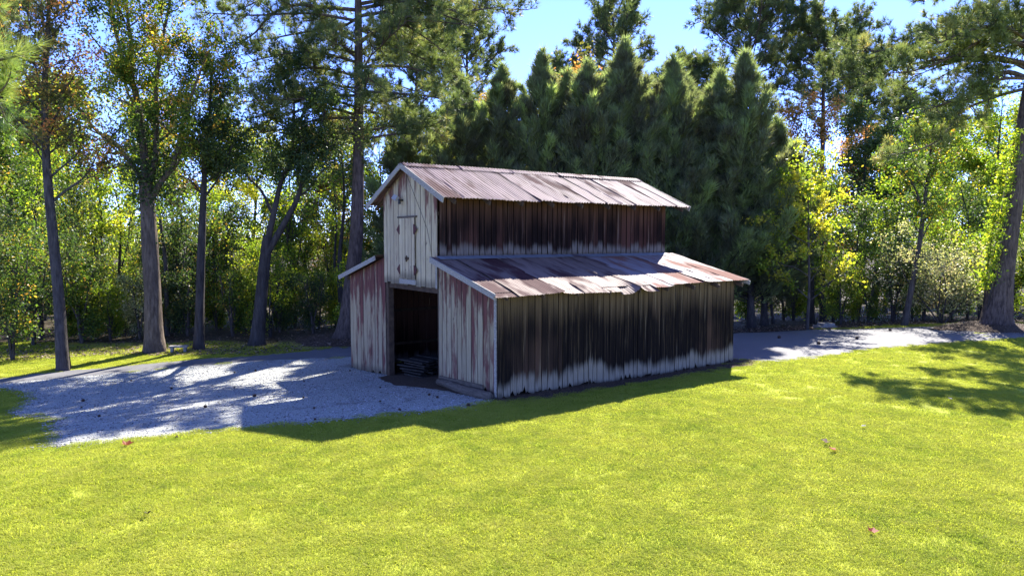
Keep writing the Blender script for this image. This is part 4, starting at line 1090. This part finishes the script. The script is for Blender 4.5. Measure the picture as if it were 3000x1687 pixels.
def scatter(name, pts, coll, smin, smax, kind_label, cat):
    m = bpy.data.meshes.new(name); m.from_pydata([tuple(p) for p in pts], [], [])
    o = link(name, m); tag(o, kind_label, cat, None, 'stuff')
    ng = bpy.data.node_groups.new(name, 'GeometryNodeTree')
    ng.interface.new_socket('Geometry', in_out='INPUT', socket_type='NodeSocketGeometry')
    ng.interface.new_socket('Geometry', in_out='OUTPUT', socket_type='NodeSocketGeometry')
    N = ng.nodes.new; gi, go = N('NodeGroupInput'), N('NodeGroupOutput')
    ci = N('GeometryNodeCollectionInfo'); ci.inputs['Collection'].default_value = coll; ci.inputs['Separate Children'].default_value = True; ci.inputs['Reset Children'].default_value = True
    ip = N('GeometryNodeInstanceOnPoints'); ip.inputs['Pick Instance'].default_value = True
    rv = N('FunctionNodeRandomValue'); rv.data_type = 'FLOAT_VECTOR'; rv.inputs[0].default_value = (-.04, -.04, 0); rv.inputs[1].default_value = (.04, .04, 6.283)
    sv = N('FunctionNodeRandomValue'); sv.data_type = 'FLOAT'; sv.inputs[2].default_value = smin; sv.inputs[3].default_value = smax; sv.inputs['Seed'].default_value = 7
    L = ng.links.new
    L(gi.outputs[0], ip.inputs['Points']); L(ci.outputs[0], ip.inputs['Instance']); L(rv.outputs[0], ip.inputs['Rotation']); L(sv.outputs[1], ip.inputs['Scale']); L(ip.outputs[0], go.inputs[0])
    md = o.modifiers.new('scatter', 'NODES'); md.node_group = ng
    return o

def lawn_mask(x, y, grow=.0):
    l, wv = barn_w(x, y)
    ok = ~((l > -.1) & (l < LEN + .1) & (wv > -.1) & (wv < WT + .1))
    ok &= ~inpoly(x, y, GRAVEL) & ~inpoly(x, y, ROAD) & ~inpoly(x, y, DIRT_SIDE) & ~inpoly(x, y, DIRT_FLOOR)
    for (cx, cy), rr in ((PINE_A, 2.6), (PINE_B, 2.1)): ok &= np.hypot(x - cx, (y - cy)) > rr
    return ok
st = .25
qx, qy = np.meshgrid(np.arange(-26, 30, st), np.arange(3.5, 33.0, st))
qx = (qx + rg.uniform(-.12, .12, qx.shape)).ravel(); qy = (qy + rg.uniform(-.12, .12, qy.shape)).ravel()
ok = (np.abs(qx) < .86 * qy + 3.0) & lawn_mask(qx + rg.normal(0, .05, qx.shape), qy + rg.normal(0, .05, qx.shape))
ok &= (qy < 29.3 + np.sin(qx * .8) * .8) | ((qx > 14) & (qy < 31.5))
far = np.hypot(qx, qy) > 17
ok &= ~far | (rg.random(qx.shape) < .62)
gp = np.column_stack([qx[ok], qy[ok], ground(qx[ok], qy[ok])])
scatter('grass', gp, pcol, .8, 1.25, 'short mown lawn grass all around the barn', 'grass')

def pebble(seed):
    r = np.random.default_rng(seed); bm = bmesh.new(); bmesh.ops.create_icosphere(bm, subdivisions=1, radius=.018)
    for v in bm.verts: v.co = Vector((v.co.x * 1.3, v.co.y, v.co.z * .7)) * float(r.uniform(.75, 1.25))
    me = bpy.data.meshes.new('pebble'); bm.to_mesh(me); bm.free(); me.materials.append(M['pebble']); return me
t = NT('pebble_stone'); M['pebble'] = t.done(t.principled(t.ramp(t.rnd(), [(0, (.10, .095, .09)), (.5, (.27, .26, .25)), (1, (.45, .43, .42))]), .85, 0, .2))
qcol = bpy.data.collections.new('pebbles')
for k in range(4): qcol.objects.link(bpy.data.objects.new('pebble', pebble(950 + k)))
n = 26000; x = rg.uniform(-18, .2, n); y = rg.uniform(12.2, 26.4, n); g = inpoly(x, y, GRAVEL) & ~inpoly(x, y, DIRT_FLOOR)
l_, w_ = barn_w(x, y); g &= ~((l_ > -.1) & (w_ > -.1))
ex, ey = [], []
for i in range(len(GRAVEL) - 13):
    a, b = np.array(GRAVEL[i]), np.array(GRAVEL[i + 1]); m_ = int(np.linalg.norm(b - a) * 70)
    q = a + (b - a) * rg.random((m_, 1)) + rg.normal(0, .13, (m_, 2)); ex.append(q[:, 0]); ey.append(q[:, 1])
ex = np.concatenate([x[g]] + ex); ey = np.concatenate([y[g]] + ey)
scatter('loose_gravel', np.column_stack([ex, ey, ground(ex, ey) + .016]), qcol, .45, 1.3, 'loose pale stones scattered over the gravel pad', 'gravel')
ex, ey = [], []
for poly, rng_ in ((GRAVEL, range(0, 20)), (ROAD, range(10, 19)), (ROAD, range(31, 37)), (DIRT_SIDE, range(0, 7))):
    for i in rng_:
        a, b = np.array(poly[i]), np.array(poly[(i + 1) % len(poly)]); m_ = int(np.linalg.norm(b - a) * 9) + 1
        q = a + (b - a) * rg.random((m_, 1)) + rg.normal(0, .12, (m_, 2)); ex.append(q[:, 0]); ey.append(q[:, 1])
ex = np.concatenate(ex); ey = np.concatenate(ey)
scatter('edge_grass', np.column_stack([ex, ey, ground(ex, ey)]), pcol, .25, .75, 'ragged tufts of grass creeping over the gravel and drive edges', 'grass')

# ------------------------------------------------------------------ straw, litter and small things on the ground
def straw(name, pts, label, length=(.10, .22), wid=.008, cols=None, tint=(.5, .25), seed=1, mat=None):
    r = np.random.default_rng(seed); n = len(pts); P = np.asarray(pts)
    a = r.uniform(0, 2 * math.pi, n); el = r.normal(0, .22, n)
    d = np.stack([np.cos(a) * np.cos(el), np.sin(a) * np.cos(el), np.sin(el)], 1); L = r.uniform(*length, n)[:, None]
    s = np.stack([-np.sin(a), np.cos(a), np.zeros(n)], 1) * wid / 2
    V = np.stack([P - d * L / 2 - s, P - d * L / 2 + s, P + d * L / 2 + s * .5, P + d * L / 2 - s * .5], 1).reshape(-1, 3)
    o = link(name, npmesh(name, V, np.arange(4 * n).reshape(n, 4), np.clip(r.normal(*tint, n), 0, 1)), None, mat)
    return tag(o, label, 'straw', None, 'stuff')
M['straw'] = mat_leaf('dry_straw', [(0, (.06, .038, .028)), (.5, (.19, .125, .09)), (1, (.42, .31, .23))], .15, (1, 1, 1), .7, .2, .8)
def mound_pts(c, rad, n, seed, sx=1., sy=1., h=.05):
    r = np.random.default_rng(seed); rr = rad * np.sqrt(r.uniform(0, 1, n)) * r.uniform(.8, 1.08, n); a = r.uniform(0, 2 * math.pi, n)
    x = c[0] + rr * np.cos(a) * sx; y = c[1] + rr * np.sin(a) * sy
    return np.column_stack([x, y, ground(x, y) + .015 + r.uniform(0, h, n)])
sheet('mulch', [(PINE_A[0] + 2.3 * math.cos(a) * (1 + .12 * math.sin(3 * a)), PINE_A[1] + 2.0 * math.sin(a)) for a in np.arange(0, 6.28, .4)], .018, M['dirt'], .5)
sheet('mulch', [(PINE_B[0] + 2.2 * math.cos(a) * (1 + .12 * math.sin(3 * a)), PINE_B[1] + 1.7 * math.sin(a)) for a in np.arange(0, 6.28, .4)], .018, M['dirt'], .5)
straw('pine_straw', mound_pts(PINE_A, 2.5, 6500, 1), 'reddish pine straw heaped round the foot of the pine behind the barn', seed=1, mat=M['straw'])
straw('pine_straw', mound_pts(PINE_B, 2.3, 6500, 2), 'reddish pine straw mound round the leaning pine by the drive', seed=2, mat=M['straw'])
r = np.random.default_rng(3)
l_ = r.uniform(-.3, 9.3, 3600); w_ = -np.abs(r.normal(0, .38, 3600)) - .03
bx_, by_ = barn_world(l_, w_)
straw('dry_straw', np.column_stack([bx_, by_, ground(bx_, by_) + .02 + r.uniform(0, .02, 3600)]), 'brown dead straw along the foot of the long barn wall', (.06, .16), .006, tint=(.35, .25), seed=5, mat=M['straw'])
# leaf litter under the left trees and at the wood edges
def litter(pts, label, seed, size=.09):
    r = np.random.default_rng(seed); n = len(pts)
    me = leaves_mesh('leaf_litter', r, np.asarray(pts), size, r.uniform(0, 1, n), 3.5)
    o = link('leaf_litter', me, None, M['straw']); return tag(o, label, 'leaf litter', None, 'stuff')
r = np.random.default_rng(6); n = 9000
x = r.uniform(-26, -3, n); y = 26.3 + np.abs(r.normal(0, 2.6, n)) + np.abs(x + 15) * .04; y = np.where(x < -16, y - (-16 - x) * .55, y); keep = ~inpoly(x, y, ROAD)
litter(np.column_stack([x, y, ground(x, y) + .03 + r.uniform(0, .02, n)])[keep], 'fallen brown leaves on the shaded grass beyond the lane', 7)
n = 4200; x = r.uniform(9, 26, n); y = 31.2 + np.abs(r.normal(0, 1.8, n)); keep = ~inpoly(x, y, ROAD)
litter(np.column_stack([x, y, ground(x, y) + .02 + r.uniform(0, .02, n)])[keep], 'fallen brown leaves under the wood beyond the drive', 8)

# pine cones on the gravel and drive
def cone_mesh(seed):
    r = random.Random(seed); mb = MB(); n = 9
    pr = [(.0, .008), (.012, .024), (.03, .034), (.05, .030), (.068, .018), (.08, .006)]
    mb.tube([(x - .04, 0, .03) for x, _ in pr], [q for _, q in pr], 8)
    for i in range(26):
        f = i / 26; a = i * 2.4; x = -.035 + .07 * f; q = .034 * math.sin(math.pi * (.15 + .8 * f)) + .004
        p = Vector((x, q * math.cos(a), .03 + q * math.sin(a))); d = Vector((.35, math.cos(a), math.sin(a))).normalized(); s = d.cross(Vector((1, 0, 0))).normalized() * .009
        b = len(mb.v); mb.v += [tuple(p - s), tuple(p + s), tuple(p + d * .018)]; mb.f.append((b, b + 1, b + 2))
    return mb.mesh('pine_cone')
M['cone'] = mat_plain_wood('cone_scales', (.03, .018, .012), (.10, .06, .04), (40, 40, 40))
cm_ = [cone_mesh(i) for i in range(3)]
CON = [(-4.11, 14.17), (-4.51, 15.49), (-5.29, 17.26), (-6.73, 17.79), (-8.69, 23.12), (-5.4, 22.71), (-9.26, 22.77), (-6.24, 20.45), (-10.9, 17.21), (-9.56, 15.73), (-12.0, 21.48), (-6.42, 12.98), (-8.03, 19.71), (-2.04, 16.78), (-1.8, 16.42), (-2.47, 14.94),
       (-.98, 15.3), (-3.1, 16.0), (-7.4, 16.4), (-3.6, 18.6), (-10.1, 20.2), (-11.6, 18.4)]
rc = random.Random(8)
for i, (x, y) in enumerate(CON):
    s = rc.uniform(.6, 1.15)
    o = link('pine_cone', cm_[i % 3], None, M['cone'], (x, y, gz(x, y) + .012), (0, 0, rc.uniform(0, 6.3))); o.scale = (s, s, s)
    tag(o, 'small dark pine cone lying on the pale gravel', 'pine cone', 'pine cones on the gravel')
for i, (x, y) in enumerate(((11.14, 24.84), (15.78, 28.6), (10.86, 27.84), (13.2, 26.2))):
    o = link('pine_cone', cm_[i % 3], None, M['cone'], (x, y, gz(x, y) + .006), (0, 0, rc.uniform(0, 6.3))); o.scale = (1.6, 1.6, 1.6)
    tag(o, 'dark pine cone lying on the sunlit drive', 'pine cone', 'pine cones on the drive')
def leaf_obj(x, y, c, label, s=.12, curl=.4, name='fallen_leaf'):
    v, f = [], []
    n = 10; v.append((0, 0, .01))
    for k in range(n):
        a = k * 2 * math.pi / n; q = s * (.5 if k % 2 else .32) * (1.25 if k in (0, 1, 9) else 1)
        v.append((q * math.cos(a), q * math.sin(a), .01 + curl * q * (.7 if k % 3 else 1.1)))
    f = [(0, k + 1, (k + 1) % n + 1) for k in range(n)]
    c = tuple(v * .55 for v in c); s = s * .62; t = NT('dry_leaf'); m = t.done(t.n('ShaderNodeMixShader', {0: .35, 1: t.principled(t.mix(t.noise(t.coord(), 30), tuple(q * .6 for q in c), c), .6, 0, .3), 2: t.n('ShaderNodeBsdfTranslucent', {0: (*c, 1)}).outputs[0]}).outputs[0])
    o = link(name, pymesh(name, v, f), None, m, (x, y, gz(x, y) + .045), (.25, .1, x * 7)); tag(o, label, 'leaf')
leaf_obj(-7.04, 12.35, (.55, .13, .03), 'curled orange leaf on the grass beside the gravel edge', .20, .6)
leaf_obj(5.59, 11.79, (.75, .16, .05), 'bright orange leaf lying flat on open lawn', .15)
leaf_obj(5.65, 12.19, (.42, .30, .25), 'pale curled brown leaf on the lawn next to a bright orange one', .17, .7)
leaf_obj(4.53, 8.46, (.60, .10, .05), 'red and white leaf on the open lawn far from the barn', .13, .5)
leaf_obj(6.93, 13.37, (.75, .73, .68), 'small white leaf scrap on sunny lawn', .10)
leaf_obj(10.06, 15.62, (.62, .58, .55), 'whitish scrap of leaf just outside the tree shade on the lawn', .11)
leaf_obj(-4.85, 8.97, (.05, .03, .02), 'dark dry leaf alone on the bright lawn', .09, .8)
# low stone bench under the forked tree, flat stone by the cedars
M['stone'] = mat_plain_wood('grey_stone', (.16, .15, .13), (.34, .32, .29), (9, 9, 9))
bx0, by0 = -13.3, 27.3
bench = empty('stone_bench', (bx0, by0, gz(bx0, by0)), .2); tag(bench, 'tiny low stone bench on the grass near the tan forked tree', 'bench')
link('seat', MB().box(-.34, .34, -.14, .14, .20, .26).mesh('seat'), bench, M['stone'])
for s in (-1, 1): link('leg', MB().box(s * .24 - .05, s * .24 + .05, -.11, .11, -.03, .198).mesh('leg'), bench, M['stone'])
fx, fy = 14.7, 32.2
fs = MB().box(-.45, .45, -.3, .3, -.05, .12).box(-.3, .35, -.25, .2, .121, .24)
tag(link('flat_stone', fs.mesh('flat_stone'), None, M['stone'], (fx, fy, gz(fx, fy)), (.03, .02, .3)), 'two flat grey stones stacked at the wood edge by the drive', 'stone')
